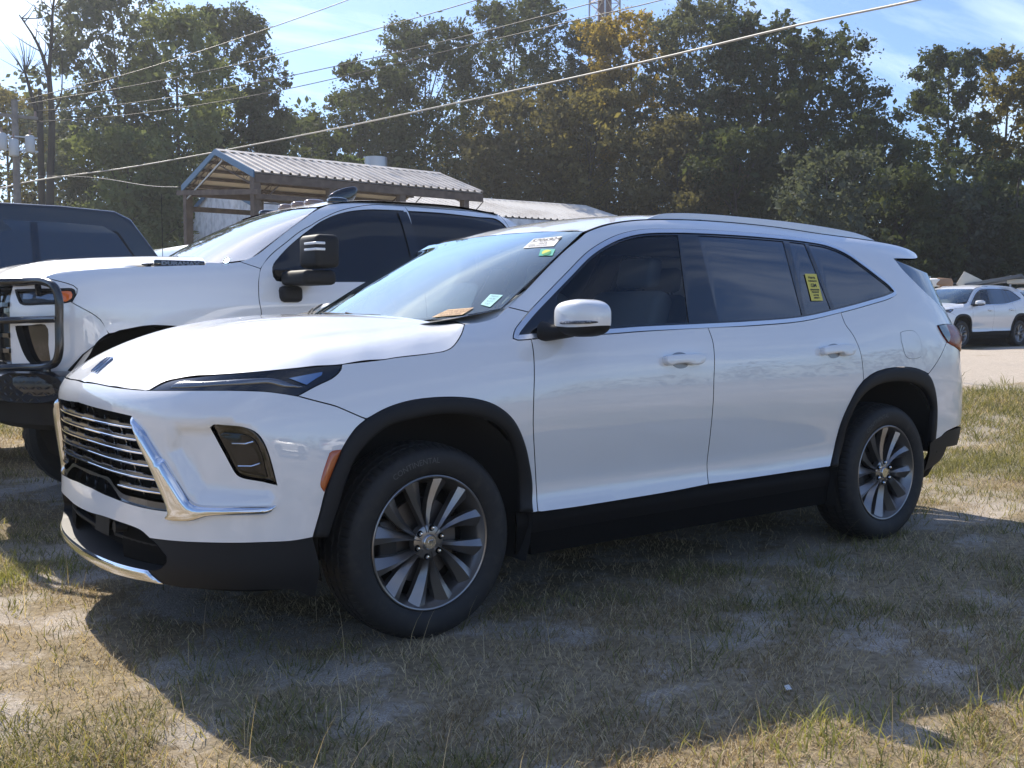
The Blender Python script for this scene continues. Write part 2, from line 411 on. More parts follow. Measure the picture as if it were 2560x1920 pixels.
class Wrap:
    """a skin wrapped round a vehicle: u runs along the plan outline from nose centre to tail centre
    (u = x on the flank), v is height; d(u, v) is how far the skin lies inside the outline."""
    def __init__(s, plan, x0, stations, zr, smooth=(4, 1.8), bumps=()):
        C = catmull(plan, 24); L = np.concatenate([[0], np.cumsum(np.linalg.norm(np.diff(C, axis=0), axis=1))])
        i = np.argmin(abs(C[:, 0] - x0) + (C[:, 1] > plan[0][1] + 9) ); s.L = L - L[i] + C[i, 0]
        C[:, 0] = gsmooth(C[:, 0][:, None], 6, 0)[:, 0]; C[:, 1] = gsmooth(C[:, 1][:, None], 6, 0)[:, 0]
        s.C = C; s.ua = s.L[0]; s.ub = s.L[-1]
        t = np.gradient(C, axis=0); t /= np.linalg.norm(t, axis=1)[:, None]
        s.N = np.stack([t[:, 1], -t[:, 0]], 1)
        if s.N[len(C) // 2, 1] > 0: s.N = -s.N
        s.zs = np.arange(zr[0], zr[1] + .005, .01); s.us = np.arange(s.ua - .3, s.ub + .3, .02)
        st = sorted(stations, key=lambda a: a[0] if a[0] is not None else 0)
        D = np.array([pchip([p[0] for p in q], [p[1] for p in q], s.zs) for _, q in st])
        U = [a[0] for a in st]
        G = np.array([pchip(U, D[:, k], s.us) for k in range(len(s.zs))]).T
        G[s.us < U[0]] = D[0]; G[s.us > U[-1]] = D[-1]
        s.G = gsmooth(G, *smooth)
        UU, ZZ = np.meshgrid(s.us, s.zs, indexing='ij')
        for f in bumps: s.G = s.G + f(UU, ZZ)
    def d(s, u, z):
        fu = (u - s.us[0]) / .02; fz = (z - s.zs[0]) / .01
        iu = np.clip(np.floor(fu).astype(int), 1, len(s.us) - 3); iz = np.clip(np.floor(fz).astype(int), 1, len(s.zs) - 3)
        a = fu - iu; b = np.clip(fz - iz, -1, 2)
        def w(t): return [(-t**3+2*t**2-t)/2, (3*t**3-5*t**2+2)/2, (-3*t**3+4*t**2+t)/2, (t**3-t**2)/2]
        wa = w(a); wb = w(b); r = 0
        for p in range(4):
            for q in range(4): r = r + wa[p] * wb[q] * s.G[iu + p - 1, iz + q - 1]
        return r
    def P(s, u, z, off=0.0):
        u = np.asarray(u, float); z = np.asarray(z, float)
        # mirror across the centre line beyond either end
        fl = np.where(u < s.ua, -1.0, np.where(u > s.ub, -1.0, 1.0))
        uu = np.where(u < s.ua, 2 * s.ua - u, np.where(u > s.ub, 2 * s.ub - u, u))
        cx = np.interp(uu, s.L, s.C[:, 0]); cy = np.interp(uu, s.L, s.C[:, 1])
        nx = np.interp(uu, s.L, s.N[:, 0]); ny = np.interp(uu, s.L, s.N[:, 1])
        dd = s.d(uu, z)
        x = cx - dd * nx; y = (cy - dd * ny) * fl
        p = np.stack([x, y, z + 0 * u], -1)
        if np.any(off): p = p + s.Nrm(u, z) * np.asarray(off)[..., None] if np.ndim(off) else p + s.Nrm(u, z) * off
        return p
    def Nrm(s, u, z):
        e = 2e-3
        a = s.P(u + e, z) - s.P(u - e, z); b = s.P(u, z + e) - s.P(u, z - e)
        n = np.cross(a, b); return n / np.linalg.norm(n, axis=-1, keepdims=True)

def tri_bump(poly, depth, fall):
    poly = np.array(poly)
    def f(U, Z):
        ins = inside(U, Z, poly); d = segdist(U, Z, poly)
        return depth * sstep(np.where(ins, d, 0) / fall)
    return f

# --- the large white SUV
SUV_PLAN = [(-1.065,0),(-1.058,-.2),(-1.038,-.4),(-1.0,-.57),(-.943,-.71),(-.86,-.83),(-.755,-.925),(-.62,-.975),(-.45,-.998),
            (0,-1.004),(.5,-1.005),(1,-1.005),(1.5,-1.005),(2,-1.005),(2.5,-1.004),(3,-1.0),(3.4,-.993),(3.65,-.972),(3.87,-.93),(4.03,-.85),(4.12,-.73),(4.165,-.55),(4.185,-.28),(4.19,0)]
LOW = [(.2,.075),(.3,.045),(.36,.026),(.40,.012),(.44,.014),(.50,.044),(.56,.050),(.64,.038),(.73,.020),(.82,.006),(.9,.0),(1.0,.004)]
SUV_ST = [
 (-1.75,[(.2,.07),(.26,.03),(.32,.0),(.38,-.012),(.45,-.008),(.55,.0),(.65,.02),(.75,.02),(.85,.004),(.92,-.005),(.97,-.004),(1.0,.006),(1.03,.03),(1.08,.14),(1.2,.5)]),
 (-1.15,[(.2,.07),(.26,.03),(.32,.0),(.38,-.012),(.45,-.006),(.55,.0),(.65,.0),(.75,.0),(.85,-.003),(.92,-.005),(.97,.005),(1.0,.022),(1.03,.05),(1.08,.13),(1.2,.4)]),
 (-.80,[(.2,.07),(.26,.03),(.32,.005),(.38,-.008),(.45,-.004),(.55,.0),(.65,.0),(.75,.0),(.85,.002),(.92,.012),(.97,.028),(1.0,.042),(1.04,.068),(1.08,.10),(1.2,.25)]),
 (-.45,[(.2,.06),(.3,.02),(.36,.008),(.45,.004),(.55,.002),(.7,0),(.8,.004),(.9,.016),(.98,.035),(1.04,.058),(1.09,.082),(1.14,.115),(1.25,.23)]),
 (-.1,[(.2,.07),(.35,.03),(.45,.01),(.55,.004),(.7,.0),(.8,.002),(.9,.010),(.98,.024),(1.06,.048),(1.11,.07),(1.16,.10),(1.22,.145),(1.35,.27)]),
 (.3,[(.2,.075),(.3,.045),(.36,.03),(.40,.02),(.45,.022),(.52,.028),(.6,.024),(.7,.012),(.8,.003),(.9,.0),(1.0,.010),(1.08,.03),(1.14,.052),(1.19,.08),(1.25,.14),(1.32,.21),(1.4,.3)]),
 (.5,LOW[:-1]+[(1.0,.008),(1.08,.025),(1.14,.045),(1.19,.07),(1.24,.10),(1.32,.165),(1.38,.225),(1.45,.30)]),
 (.75,LOW+[(1.08,.018),(1.14,.035),(1.19,.058),(1.22,.072),(1.3,.115),(1.38,.165),(1.45,.22),(1.52,.285),(1.6,.37)]),
 (1.04,LOW+[(1.08,.014),(1.15,.034),(1.20,.055),(1.25,.078),(1.3,.10),(1.4,.145),(1.5,.198),(1.58,.25),(1.64,.302),(1.68,.35),(1.75,.45)]),
 (1.35,LOW+[(1.08,.013),(1.15,.032),(1.21,.055),(1.26,.075),(1.3,.092),(1.4,.135),(1.5,.18),(1.6,.232),(1.66,.272),(1.71,.318),(1.75,.38),(1.8,.47)]),
 (1.8,LOW+[(1.08,.012),(1.15,.03),(1.22,.055),(1.26,.072),(1.3,.09),(1.4,.13),(1.5,.172),(1.6,.220),(1.67,.26),(1.73,.312),(1.77,.37),(1.80,.44)]),
 (2.4,LOW+[(1.08,.011),(1.15,.027),(1.23,.054),(1.28,.075),(1.35,.105),(1.45,.15),(1.55,.198),(1.64,.246),(1.71,.30),(1.755,.36),(1.79,.44)]),
 (2.9,LOW+[(1.08,.010),(1.15,.023),(1.25,.05),(1.31,.072),(1.38,.102),(1.48,.15),(1.58,.205),(1.64,.245),(1.69,.29),(1.73,.345),(1.77,.43)]),
 (3.25,[(.2,.075),(.36,.03),(.5,.01),(.7,.0),(.9,.0),(1.0,.004),(1.08,.009),(1.15,.018),(1.25,.040),(1.33,.065),(1.4,.092),(1.48,.13),(1.56,.175),(1.63,.22),(1.69,.275),(1.73,.33),(1.77,.42)]),
 (3.6,[(.2,.12),(.36,.05),(.46,.02),(.7,.0),(.9,.0),(1.0,.004),(1.1,.014),(1.2,.036),(1.3,.068),(1.4,.108),(1.5,.155),(1.58,.198),(1.65,.245),(1.70,.30),(1.74,.37)]),
 (3.9,[(.2,.16),(.34,.09),(.44,.03),(.52,.01),(.7,.0),(.85,.0),(.95,.008),(1.05,.016),(1.15,.04),(1.25,.075),(1.35,.12),(1.45,.168),(1.55,.215),(1.63,.26),(1.68,.30),(1.72,.36)]),
 (4.2,[(.2,.2),(.34,.12),(.44,.05),(.52,.02),(.7,.0),(.82,.0),(.9,.015),(1.0,.03),(1.1,.05),(1.2,.09),(1.3,.145),(1.4,.20),(1.5,.255),(1.6,.31),(1.68,.35),(1.72,.40)]),
 (4.9,[(.2,.2),(.34,.12),(.44,.05),(.52,.02),(.7,.0),(.8,.02),(.9,.04),(1.0,.05),(1.1,.07),(1.2,.12),(1.3,.18),(1.4,.24),(1.5,.28),(1.6,.31),(1.68,.34)]),
]

TR = {'flare_F_out': [(-0.5337, 0.4801), (-0.5074, 0.5692), (-0.4908, 0.6387), (-0.46, 0.7363), (-0.4302, 0.7933), (-0.3634, 0.8664), (-0.3102, 0.8992), (-0.2206, 0.9337), (-0.1171, 0.9561), (-0.0096, 0.9635), (0.1004, 0.9605), (0.1984, 0.9464), (0.276, 0.9213), (0.3407, 0.8815), (0.3839, 0.8389), (0.4331, 0.7609), (0.4716, 0.6747), (0.5034, 0.5668), (0.49, 0.4547)],
 'flare_F_in': [(-0.4814, 0.4732), (-0.4565, 0.5626), (-0.4226, 0.6615), (-0.3848, 0.7365), (-0.347, 0.7817), (-0.2873, 0.8288), (-0.2127, 0.8665), (-0.1098, 0.885), (-0.0016, 0.8974), (0.0953, 0.894), (0.1954, 0.8768), (0.2758, 0.8458), (0.3352, 0.802), (0.379, 0.7379), (0.414, 0.6386), (0.4308, 0.5404), (0.4218, 0.4621)],
 'flare_R_out': [(2.5326, 0.4697), (2.5888, 0.5712), (2.6103, 0.7044), (2.6393, 0.7758), (2.6766, 0.8345), (2.7103, 0.8784), (2.7695, 0.9243), (2.8538, 0.9577), (2.9627, 0.9786), (3.0685, 0.9857), (3.2005, 0.9833), (3.2935, 0.9722), (3.3678, 0.9557), (3.4223, 0.9312), (3.464, 0.8872), (3.4985, 0.8203), (3.5183, 0.7405), (3.523, 0.6481), (3.525, 0.5384)],
 'flare_R_in': [(2.5901, 0.4649), (2.6491, 0.5666), (2.6584, 0.6644), (2.6805, 0.7368), (2.7151, 0.7961), (2.7764, 0.848), (2.8761, 0.8865), (2.9838, 0.9038), (3.1211, 0.9043), (3.2225, 0.894), (3.3185, 0.8709), (3.3977, 0.8321), (3.4451, 0.7841), (3.4714, 0.7368), (3.4715, 0.6911), (3.4662, 0.6259), (3.475, 0.5294)],
 'dlo_top': [(0.4276, 1.1949), (0.4476, 1.2198), (0.4839, 1.2469), (0.5567, 1.296), (0.6872, 1.3779), (0.838, 1.4729), (0.9907, 1.5701), (1.1007, 1.6217), (1.2111, 1.6602), (1.3166, 1.6845), (1.4195, 1.6976), (1.5555, 1.7052), (1.6963, 1.7101), (2.156, 1.7133), (2.6401, 1.7013), (2.8067, 1.6829), (2.9373, 1.6393), (3.0345, 1.574), (3.1197, 1.5094), (3.1858, 1.4603), (3.2201, 1.4169)],
 'dlo_bot': [(3.2201, 1.4169), (3.2071, 1.3968), (3.1314, 1.3738), (2.917, 1.3347), (2.6447, 1.2926), (2.3145, 1.2497), (1.8815, 1.2282), (1.5897, 1.2201), (1.1369, 1.2083), (0.9826, 1.2012), (0.7054, 1.1914), (0.5419, 1.185), (0.5096, 1.1825), (0.4365, 1.1806), (0.4238, 1.1866)],
 'door_front': [(0.5146, 1.1876), (0.4747, 0.8634), (0.5294, 0.5394), (0.5169, 0.4554)],
 'door_mid': [(1.5875, 1.224), (1.5957, 1.1579), (1.5874, 1.0858), (1.5716, 0.9521), (1.5708, 0.7952), (1.5804, 0.656), (1.5834, 0.5805), (1.5825, 0.505), (1.5741, 0.4675)],
 'door_rear': [(2.6553, 1.2949), (2.6632, 1.2323), (2.7097, 1.1715), (2.7528, 1.0713), (2.7682, 0.9708), (2.7694, 0.925)],
 'door_botF': [(0.516, 0.4522), (0.726, 0.4512), (1.0109, 0.4539), (1.3187, 0.4585), (1.5738, 0.467)],
 'door_botR': [(1.5738, 0.467), (1.8622, 0.4667), (2.2021, 0.4683), (2.5263, 0.4702)],
 'fend_bot': [(0.4897, 0.4534), (0.5223, 0.4525)],
 'bump_fend': [(-0.5714, 0.9943), (-0.5007, 0.9722), (-0.4289, 0.9461), (-0.3133, 0.8975)],
 'bump_low': [(-1.1739, 0.4705), (-1.0147, 0.4737), (-0.884, 0.4769), (-0.7293, 0.4779), (-0.6102, 0.4748), (-0.5337, 0.4801)],
 'hl_top': [(-1.2354, 1.0095), (-1.2007, 1.0135), (-1.1817, 1.031), (-1.1507, 1.0461), (-1.0981, 1.0556), (-0.957, 1.0695), (-0.7467, 1.0832), (-0.5596, 1.0936), (-0.4435, 1.0997), (-0.3815, 1.1023)],
 'hl_bot': [(-1.2354, 1.0095), (-1.0162, 1.0162), (-0.8346, 1.0185), (-0.7437, 1.0164), (-0.6792, 1.0124), (-0.6186, 1.0033), (-0.5714, 0.9943)],
 'hl_rear': [(-0.3815, 1.1023), (-0.392, 1.0835), (-0.4138, 1.0663), (-0.4844, 1.0335), (-0.5714, 0.9943)],
 'shut_side': [(-0.3815, 1.1023), (-0.1933, 1.1158), (-0.1487, 1.1211), (-0.0223, 1.1307), (0.0725, 1.1406)],
 'shut_rear': [(0.0725, 1.1406), (0.1109, 1.1525), (0.1395, 1.1708), (0.1934, 1.2154), (0.2257, 1.2481)],
 'shut_nose': [(-2.3217, 1.02), (-2.3217, 1.02), (-2.0351, 1.0234), (-1.796, 1.0194), (-1.6507, 1.0152), (-1.497, 1.0118), (-1.371, 1.0102), (-1.269, 1.0097), (-1.2063, 1.0106)],
 'g_far': [(-2.3017, 0.94), (-2.1711, 0.9391), (-2.0783, 0.9375), (-1.9938, 0.9355)],
 'gb_far': [(-2.1384, 0.613), (-1.9932, 0.5987), (-1.849, 0.5967)],
 'lt_far': [(-2.2301, 0.5049), (-2.0457, 0.5041), (-1.8754, 0.5063)],
 'lip_far': [(-2.2212, 0.4151), (-2.0996, 0.3787), (-1.9093, 0.3557), (-1.7465, 0.3483)],
 'lb_far': [(-2.2474, 0.3913), (-2.1502, 0.3602), (-1.9666, 0.3262), (-1.7433, 0.3117)],
 'grille_top': [(-1.8246, 0.9321), (-1.6603, 0.9272), (-1.5028, 0.9224), (-1.3725, 0.9187), (-1.268, 0.9128)],
 'grille_side': [(-1.1812, 0.777), (-1.1478, 0.712), (-1.1151, 0.6592), (-1.0892, 0.6138), (-1.0743, 0.5795)],
 'grille_sideU': [(-1.268, 0.9128), (-1.2557, 0.8847), (-1.2286, 0.8302), (-1.1897, 0.7744), (-1.1631, 0.7314)],
 'grille_bot': [(-1.7083, 0.595), (-1.5602, 0.5928), (-1.4357, 0.5898), (-1.318, 0.5839), (-1.2074, 0.5803), (-1.1403, 0.5794), (-1.0743, 0.5795)],
 'chr_out': [(-1.268, 0.9128), (-1.2316, 0.8915), (-1.1977, 0.8724), (-1.146, 0.8174), (-1.0935, 0.7629), (-1.1001, 0.7749), (-1.0453, 0.7115), (-0.9856, 0.6367), (-0.9679, 0.622), (-0.9416, 0.6136), (-0.891, 0.6117), (-0.8028, 0.6127), (-0.6631, 0.6097)],
 'chr_in': [(-0.6631, 0.6097), (-0.6748, 0.5917), (-0.6901, 0.5789), (-0.8035, 0.5746), (-0.9043, 0.5664), (-0.9342, 0.5573), (-0.974, 0.5466), (-1.0648, 0.5427), (-1.0856, 0.5469), (-1.0908, 0.5543), (-1.0744, 0.5775)],
 'low_top': [(-1.7019, 0.5051), (-1.5196, 0.5057), (-1.3803, 0.5041), (-1.2768, 0.4997), (-1.2195, 0.4908), (-1.1739, 0.4705)],
 'low_side': [(-1.1739, 0.4705), (-1.1374, 0.451), (-1.108, 0.4288), (-1.0884, 0.4153), (-1.0842, 0.404), (-1.0929, 0.3853), (-1.1193, 0.364), (-1.1559, 0.3529)],
 'low_bot': [(-1.1559, 0.3529), (-1.2392, 0.3511), (-1.3522, 0.3539), (-1.4942, 0.3554), (-1.6689, 0.3621)],
 'lip_top': [(-1.6834, 0.3415), (-1.5051, 0.3381), (-1.3845, 0.3396), (-1.2706, 0.344), (-1.1862, 0.3519)],
 'lip_end': [(-1.1862, 0.3519), (-1.1679, 0.3342), (-1.1152, 0.3026)],
 'lip_bot': [(-1.1152, 0.3026), (-1.1923, 0.3087), (-1.2727, 0.3132), (-1.297, 0.3223), (-1.4187, 0.3181), (-1.6201, 0.3144)],
 'amber': [(-0.4316, 0.7945), (-0.4707, 0.7906), (-0.4812, 0.768), (-0.5065, 0.6819), (-0.5067, 0.6641), (-0.4934, 0.6408)],
 'fog_l': [(-0.9, 0.8875), (-0.8976, 0.8722), (-0.8833, 0.8457), (-0.8517, 0.7923), (-0.8133, 0.7271), (-0.8018, 0.7155), (-0.7829, 0.7077), (-0.7267, 0.6968), (-0.6621, 0.6833)],
 'fog_r': [(-0.6621, 0.6833), (-0.6734, 0.7352), (-0.6912, 0.8018), (-0.7057, 0.837), (-0.7204, 0.8604), (-0.743, 0.8781), (-0.7812, 0.8901), (-0.84, 0.8958), (-0.8842, 0.8973), (-0.8981, 0.8913)],
 'recess': [(-1.0544, 0.9062), (-0.901, 0.9103), (-0.7815, 0.9071), (-0.7278, 0.8721), (-0.6947, 0.8173), (-0.6696, 0.7389), (-0.6554, 0.6719), (-0.658, 0.6213), (-0.6903, 0.6154), (-0.9467, 0.6206), (-0.9817, 0.652), (-1.0836, 0.8029)],
 'hl_blade': [(-0.5972, 1.0579), (-0.4663, 1.0776), (-0.4722, 1.0641), (-0.5305, 1.0313)],
 'hl_band': [(-1.1103, 1.0221), (-1.0961, 1.0428), (-0.9423, 1.0521), (-0.7454, 1.0619), (-0.653, 1.0608), (-0.5911, 1.0425), (-0.5395, 1.0265), (-0.5649, 1.0227), (-0.6156, 1.0249), (-0.6768, 1.0397), (-0.7444, 1.0384), (-0.8847, 1.0336), (-1.0225, 1.025)],
 'fuel': [(3.1525, 1.1818), (3.1867, 1.1888), (3.2998, 1.1864), (3.3484, 1.1421), (3.3533, 1.0482), (3.3326, 1.0362), (3.2157, 1.0318), (3.1769, 1.0525), (3.1467, 1.1329)],
 'tail': [(3.5824, 1.2166), (3.7104, 1.2233), (3.9383, 1.22), (3.9383, 1.18), (3.9583, 1.15)],
 'tailb': [(3.5824, 1.2166), (3.5966, 1.1922), (3.6262, 1.1579), (3.6797, 1.113), (3.8699, 1.0689), (3.9583, 1.07)],
 'rglass': [(3.3755, 1.613), (3.678, 1.6469)],
 'rglass2': [(3.3729, 1.6109), (3.4194, 1.5356), (3.5339, 1.4402), (3.7181, 1.3437)],
 'bump_rear': [(3.6694, 1.1173), (3.5242, 1.0054), (3.4252, 0.9391)],
 'bump_rlow': [(3.5245, 0.5405), (3.6051, 0.5553), (3.6599, 0.5779)],
 'rlow_bot': [(3.475, 0.5294), (3.481, 0.4589), (3.4774, 0.3848), (3.4704, 0.3501)],
 'handleF': [(1.2406, 1.0873), (1.255, 1.0939), (1.3046, 1.0959), (1.4863, 1.093), (1.4973, 1.0856), (1.486, 1.0573), (1.4043, 1.0492), (1.3914, 1.0552), (1.3045, 1.0554), (1.2644, 1.0506), (1.2398, 1.0619)],
 'handleR': [(2.3959, 1.1054), (2.4216, 1.1128), (2.4967, 1.1182), (2.6674, 1.115), (2.6773, 1.0997), (2.6544, 1.0687), (2.5709, 1.0661), (2.5626, 1.0755), (2.4501, 1.0736), (2.3986, 1.0725)],
 'hcupF': [(1.2908, 1.093), (1.3203, 1.1063), (1.3612, 1.11), (1.3929, 1.1023), (1.4105, 1.0901), (1.3971, 1.0456), (1.3691, 1.0357), (1.329, 1.0369), (1.3037, 1.0485)],
 'hcupR': [(2.459, 1.1155), (2.4994, 1.1273), (2.5459, 1.1265), (2.5705, 1.1134), (2.5573, 1.0641), (2.522, 1.0535), (2.4848, 1.0544), (2.4588, 1.07)],
 'ws_side': [(1.0292, 1.6583), (0.9035, 1.5875), (0.7544, 1.4948), (0.6035, 1.3973), (0.4714, 1.3175), (0.4624, 1.3158), (0.3888, 1.2765), (0.3201, 1.2586), (0.2344, 1.2501)],
 'sailF': [(0.5535, 1.2809), (0.507, 1.1825)],
 'sail': [(0.7455, 1.3896), (0.6575, 1.192)],
 'winA': [(1.5979, 1.6783), (1.5344, 1.4923), (1.466, 1.2334)],
 'winB': [(1.6923, 1.7028), (1.6246, 1.4943), (1.5798, 1.2326)],
 'winC': [(1.7427, 1.6812), (1.7025, 1.4637), (1.6781, 1.2382)],
 'winD': [(2.4092, 1.6787), (2.3544, 1.4532), (2.325, 1.2632)],
 'winE': [(2.4653, 1.6786), (2.3923, 1.4306), (2.3551, 1.2665)],
 'winF': [(2.5919, 1.6803), (2.5816, 1.5045), (2.5816, 1.2961)],
 'winG': [(2.6256, 1.6755), (2.6213, 1.4934), (2.6161, 1.3019)],
 'gt_top': [(-1.8101, 0.6577), (-1.6296, 0.6542), (-1.5232, 0.6542), (-1.4747, 0.6348), (-1.3882, 0.6121), (-1.2563, 0.6085), (-1.1454, 0.6048), (-1.0778, 0.6061)],
 'gt_bot': [(-1.0753, 0.5802), (-1.2074, 0.5803), (-1.318, 0.5851), (-1.3957, 0.5886), (-1.4495, 0.6109), (-1.5097, 0.6318), (-1.5611, 0.6424), (-1.6578, 0.6443), (-1.8095, 0.648)],
 'bars': [(-1.3776, 0.876), (-1.2637, 0.8774), (-1.419, 0.8328), (-1.2378, 0.8323), (-1.326, 0.7859), (-1.2014, 0.7854), (-1.342, 0.7421), (-1.1749, 0.741), (-1.4072, 0.6947), (-1.1368, 0.693), (-1.2781, 0.6494), (-1.1045, 0.6442)],
 'lbars': [(-1.5974, 0.4902), (-1.1923, 0.4722), (-1.5664, 0.4353), (-1.1078, 0.4269)],
 'bracket': [(-1.6939, 0.4976), (-1.5407, 0.4984), (-1.6703, 0.4275), (-1.531, 0.4261)],
 'bolt': [(-1.4336, 0.4783)],
 'low_edge': [(-1.0317, 0.2979), (-0.8934, 0.304), (-0.7837, 0.303), (-0.6939, 0.2996), (-0.5925, 0.2851), (-0.5163, 0.2439)],
 'low_edge2': [(-0.5129, 0.27), (-0.509, 0.3638), (-0.5229, 0.4771)],
 'rlow_edge': [(3.4675, 0.3519), (3.5973, 0.3799), (3.6731, 0.4097), (3.7058, 0.4814), (3.7444, 0.5519)],
 'sticker': [(2.4693, 1.5024), (2.5683, 1.5037), (2.5406, 1.3587), (2.4445, 1.3573)]}

TRW = {'lot': [(-0.62, 0.88), (-0.86, 0.92), (-0.9, 0.78), (-0.67, 0.75)], 'green': [(-0.83, 0.74), (-0.94, 0.74), (-0.97, 0.65), (-0.88, 0.65)], 'blue': [(-0.87, 0.2), (-0.94, 0.17), (-0.94, 0.04), (-0.88, 0.09)], 'orange': [(-0.735, 0.075), (-0.865, 0.062), (-0.845, 0.0), (-0.69, 0.012)]}

# ---------------------------------------------------------------- the large white SUV
SW = Wrap(SUV_PLAN, -.3, SUV_ST, (.15, 1.9), bumps=[tri_bump(TR['recess'], .028, .05), tri_bump([(2.45,.46),(2.2,.52),(1.6,.5),(1.4,.43),(2.5,.43)], .006, .05),
    lambda U, Z: -.034 * np.exp(-((U - 4.12) / .25) ** 2 - ((Z - 1.15) / .055) ** 2)])
suv = empty('sport_utility_vehicle', (0, 0, 0), 0, 'large white three-row SUV with chrome trim filling the foreground, orange notice behind its windscreen', 'car')
t_ = lambda k: list(TR[k])
rv = lambda k: list(TR[k])[::-1]
ua, ub = SW.ua, SW.ub
nearp = lambda L: [p for p in L if p[0] > ua + .02]
# front bumper skin with its openings
flo = t_('flare_F_out')
grille_near = outline([[(ua, .932)] + nearp(t_('grille_top')), t_('grille_sideU')[:4] + t_('grille_side')[1:], rv('grille_bot')[:-1] + [(ua + .1, .597), (ua, .597)]], .02)
def bothpoly(P, c=ua):
    Q = P[::-1].copy(); Q[:, 0] = 2 * c - Q[:, 0]; return np.vstack([P, Q[1:-1]])
def mirp(P, c=ua):
    P = np.array(P, float).copy(); P[:, 0] = 2 * c - P[:, 0]; return P[::-1]
grilleP = bothpoly(grille_near)
low_near = outline([[(ua, .499)] + nearp(t_('low_top')), t_('low_side'), [t_('low_side')[-1], (-1.5, t_('low_side')[-1][1] - .012), (ua, t_('low_side')[-1][1] - .015)]], .02)
lowP = bothpoly(low_near)
fogP = outline([t_('fog_l'), t_('fog_r')], .015)
panel('front_bumper', SW, [[(ua, 1.013)] + nearp(t_('shut_nose')), t_('hl_bot'), t_('bump_fend'), flo[6::-1], rv('bump_low'), [t_('low_side')[0]] + rv('low_top')[1:5] + [(ua + .1, .499), (ua, .499)]],
      paint, suv, both='front', holes=[grilleP, fogP, mirp(fogP)], step=.03)
panel('lower_bumper', SW, [[t_('low_side')[0]] + t_('bump_low')[1:], [t_('bump_low')[-1]] + rv('low_edge2')[1:], [rv('low_edge2')[-1]] + rv('low_edge')[0:], [t_('low_edge')[0], t_('lip_end')[-1]], rv('lip_end'), [t_('lip_end')[0], t_('low_side')[-1]], rv('low_side')],
      trimp, suv, off=-.004, gap=.001, mirror=True)
zl = t_('lip_top')[-1][1]; zb_ = t_('lip_end')[-1][1]
panel('skid_lip', SW, [[(ua, zl - .012), (-1.45, zl - .008), t_('lip_end')[0]], t_('lip_end'), [t_('lip_end')[-1], (-1.32, zb_ - .012), (ua + .2, zb_ - .02), (ua, zb_ - .02)]], chrome, suv, off=-.002, dome=(.014, .03), both='front', step=.03)
zo = t_('low_side')[-1][1]
# dark grille cavity, bars and struts
def tray(name, P, depth, m, parent):
    V = []; F = []; n = len(P); a = SW.P(P[:, 0], P[:, 1]); nn = SW.Nrm(P[:, 0], P[:, 1])
    for k in (-.002, -depth): V += list(a + nn * k)
    F = [(i, (i + 1) % n, n + (i + 1) % n, n + i) for i in range(n)]
    return mesh_obj(name, V, F, m, parent, True)
tray('grille_frame', grilleP, .09, gloss, suv)
panel('grille_backing', SW, grilleP, matte, suv, off=-.088, thick=0, gap=0)
tray('intake_frame', lowP, .11, trimp, suv)
panel('intake_backing', SW, lowP, matte, suv, off=-.11, thick=0, gap=0)
def strip(name, us, zf, h, dep, off, m, parent, zmod=None):
    """bar following the skin: rounded rectangle section, height h, depth dep, front face at off"""
    V = []; F = []; sec = [(-.5, -1), (-.5, -.15), (-.3, 0), (.3, 0), (.5, -.15), (.5, -1)]; k = len(sec)
    ua_ = np.array([u for u in us for _ in sec], float); za_ = np.array([zf(u) for u in us for _ in sec], float)
    P_ = SW.P(ua_, za_); N_ = SW.Nrm(ua_, za_); q = 0
    for u in us:
        for j, (a, b) in enumerate(sec):
            p = P_[q] + N_[q] * (off + b * dep); V.append((p[0], p[1], p[2] + a * h + (zmod(u) if zmod and a > 0 else 0))); q += 1
    n = len(us)
    for i in range(n - 1):
        for j in range(k): F.append((i*k+j, (i+1)*k+j, (i+1)*k+(j+1)%k, i*k+(j+1)%k))
    F += [tuple(range(k)), tuple((n-1)*k + j for j in range(k - 1, -1, -1))]
    o = mesh_obj(name, V, F, m, parent, False); bm = bmesh.new(); bm.from_mesh(o.data); bmesh.ops.recalc_face_normals(bm, faces=bm.faces); bm.to_mesh(o.data); bm.free(); return o
B_ = t_('bars'); barm = mat('grille_bar_dark_reflection', (.20, .21, .23), .16, metal=1)  # bar tops darker than their edges, a dark reflection put into the colour
for i in range(6):
    (u0, z0), (u1, z1) = B_[2*i], B_[2*i+1]; ue = u1
    L_ = (ua - (ue - ua)); us = np.arange(L_, ue + .001, .006)
    zc = lambda u, z0=z0, z1=z1: (z0 * .5 + z1 * .5)
    if i == 5:
        inner = ua + .36
        for sgn in (1, -1):
            us = np.arange(inner, ue, .012); us = us if sgn > 0 else (2 * ua - us)[::-1]
            strip('grille_bar', us, zc, .011, .02, -.014, barm, suv, lambda u, i=i: .005 * (math.sin((u - ua) * 24 + i * 2.2) > .1))
            strip('bar_edge', us, lambda u: zc(u) - .008, .007, .01, -.006, chrome, suv)
        continue
    b = strip('grille_bar', us, zc, .011, .02, -.014, barm, suv, lambda u, i=i: .005 * (math.sin((u - ua) * 24 + i * 2.2) > .1))
    strip('bar_edge', us, lambda u: zc(u) - .008, .007, .01, -.006, chrome, b)
mb = MB()
for k in range(-9, 10):
    for sgn in (1, -1):
        u0 = ua + k * .13; pts = []
        for t in np.linspace(0, 1, 9):
            u = u0 + sgn * t * .24; z = .6 + t * .33
            if inside(np.array([u]), np.array([z]), grilleP)[0]: pts.append(tuple(SW.P(np.array([u]), np.array([z]))[0] - SW.Nrm(np.array([u]), np.array([z]))[0] * .045))
        if len(pts) > 1: mb.tube(pts, .005, 5)
mb.build('grille_strut', gloss, suv)
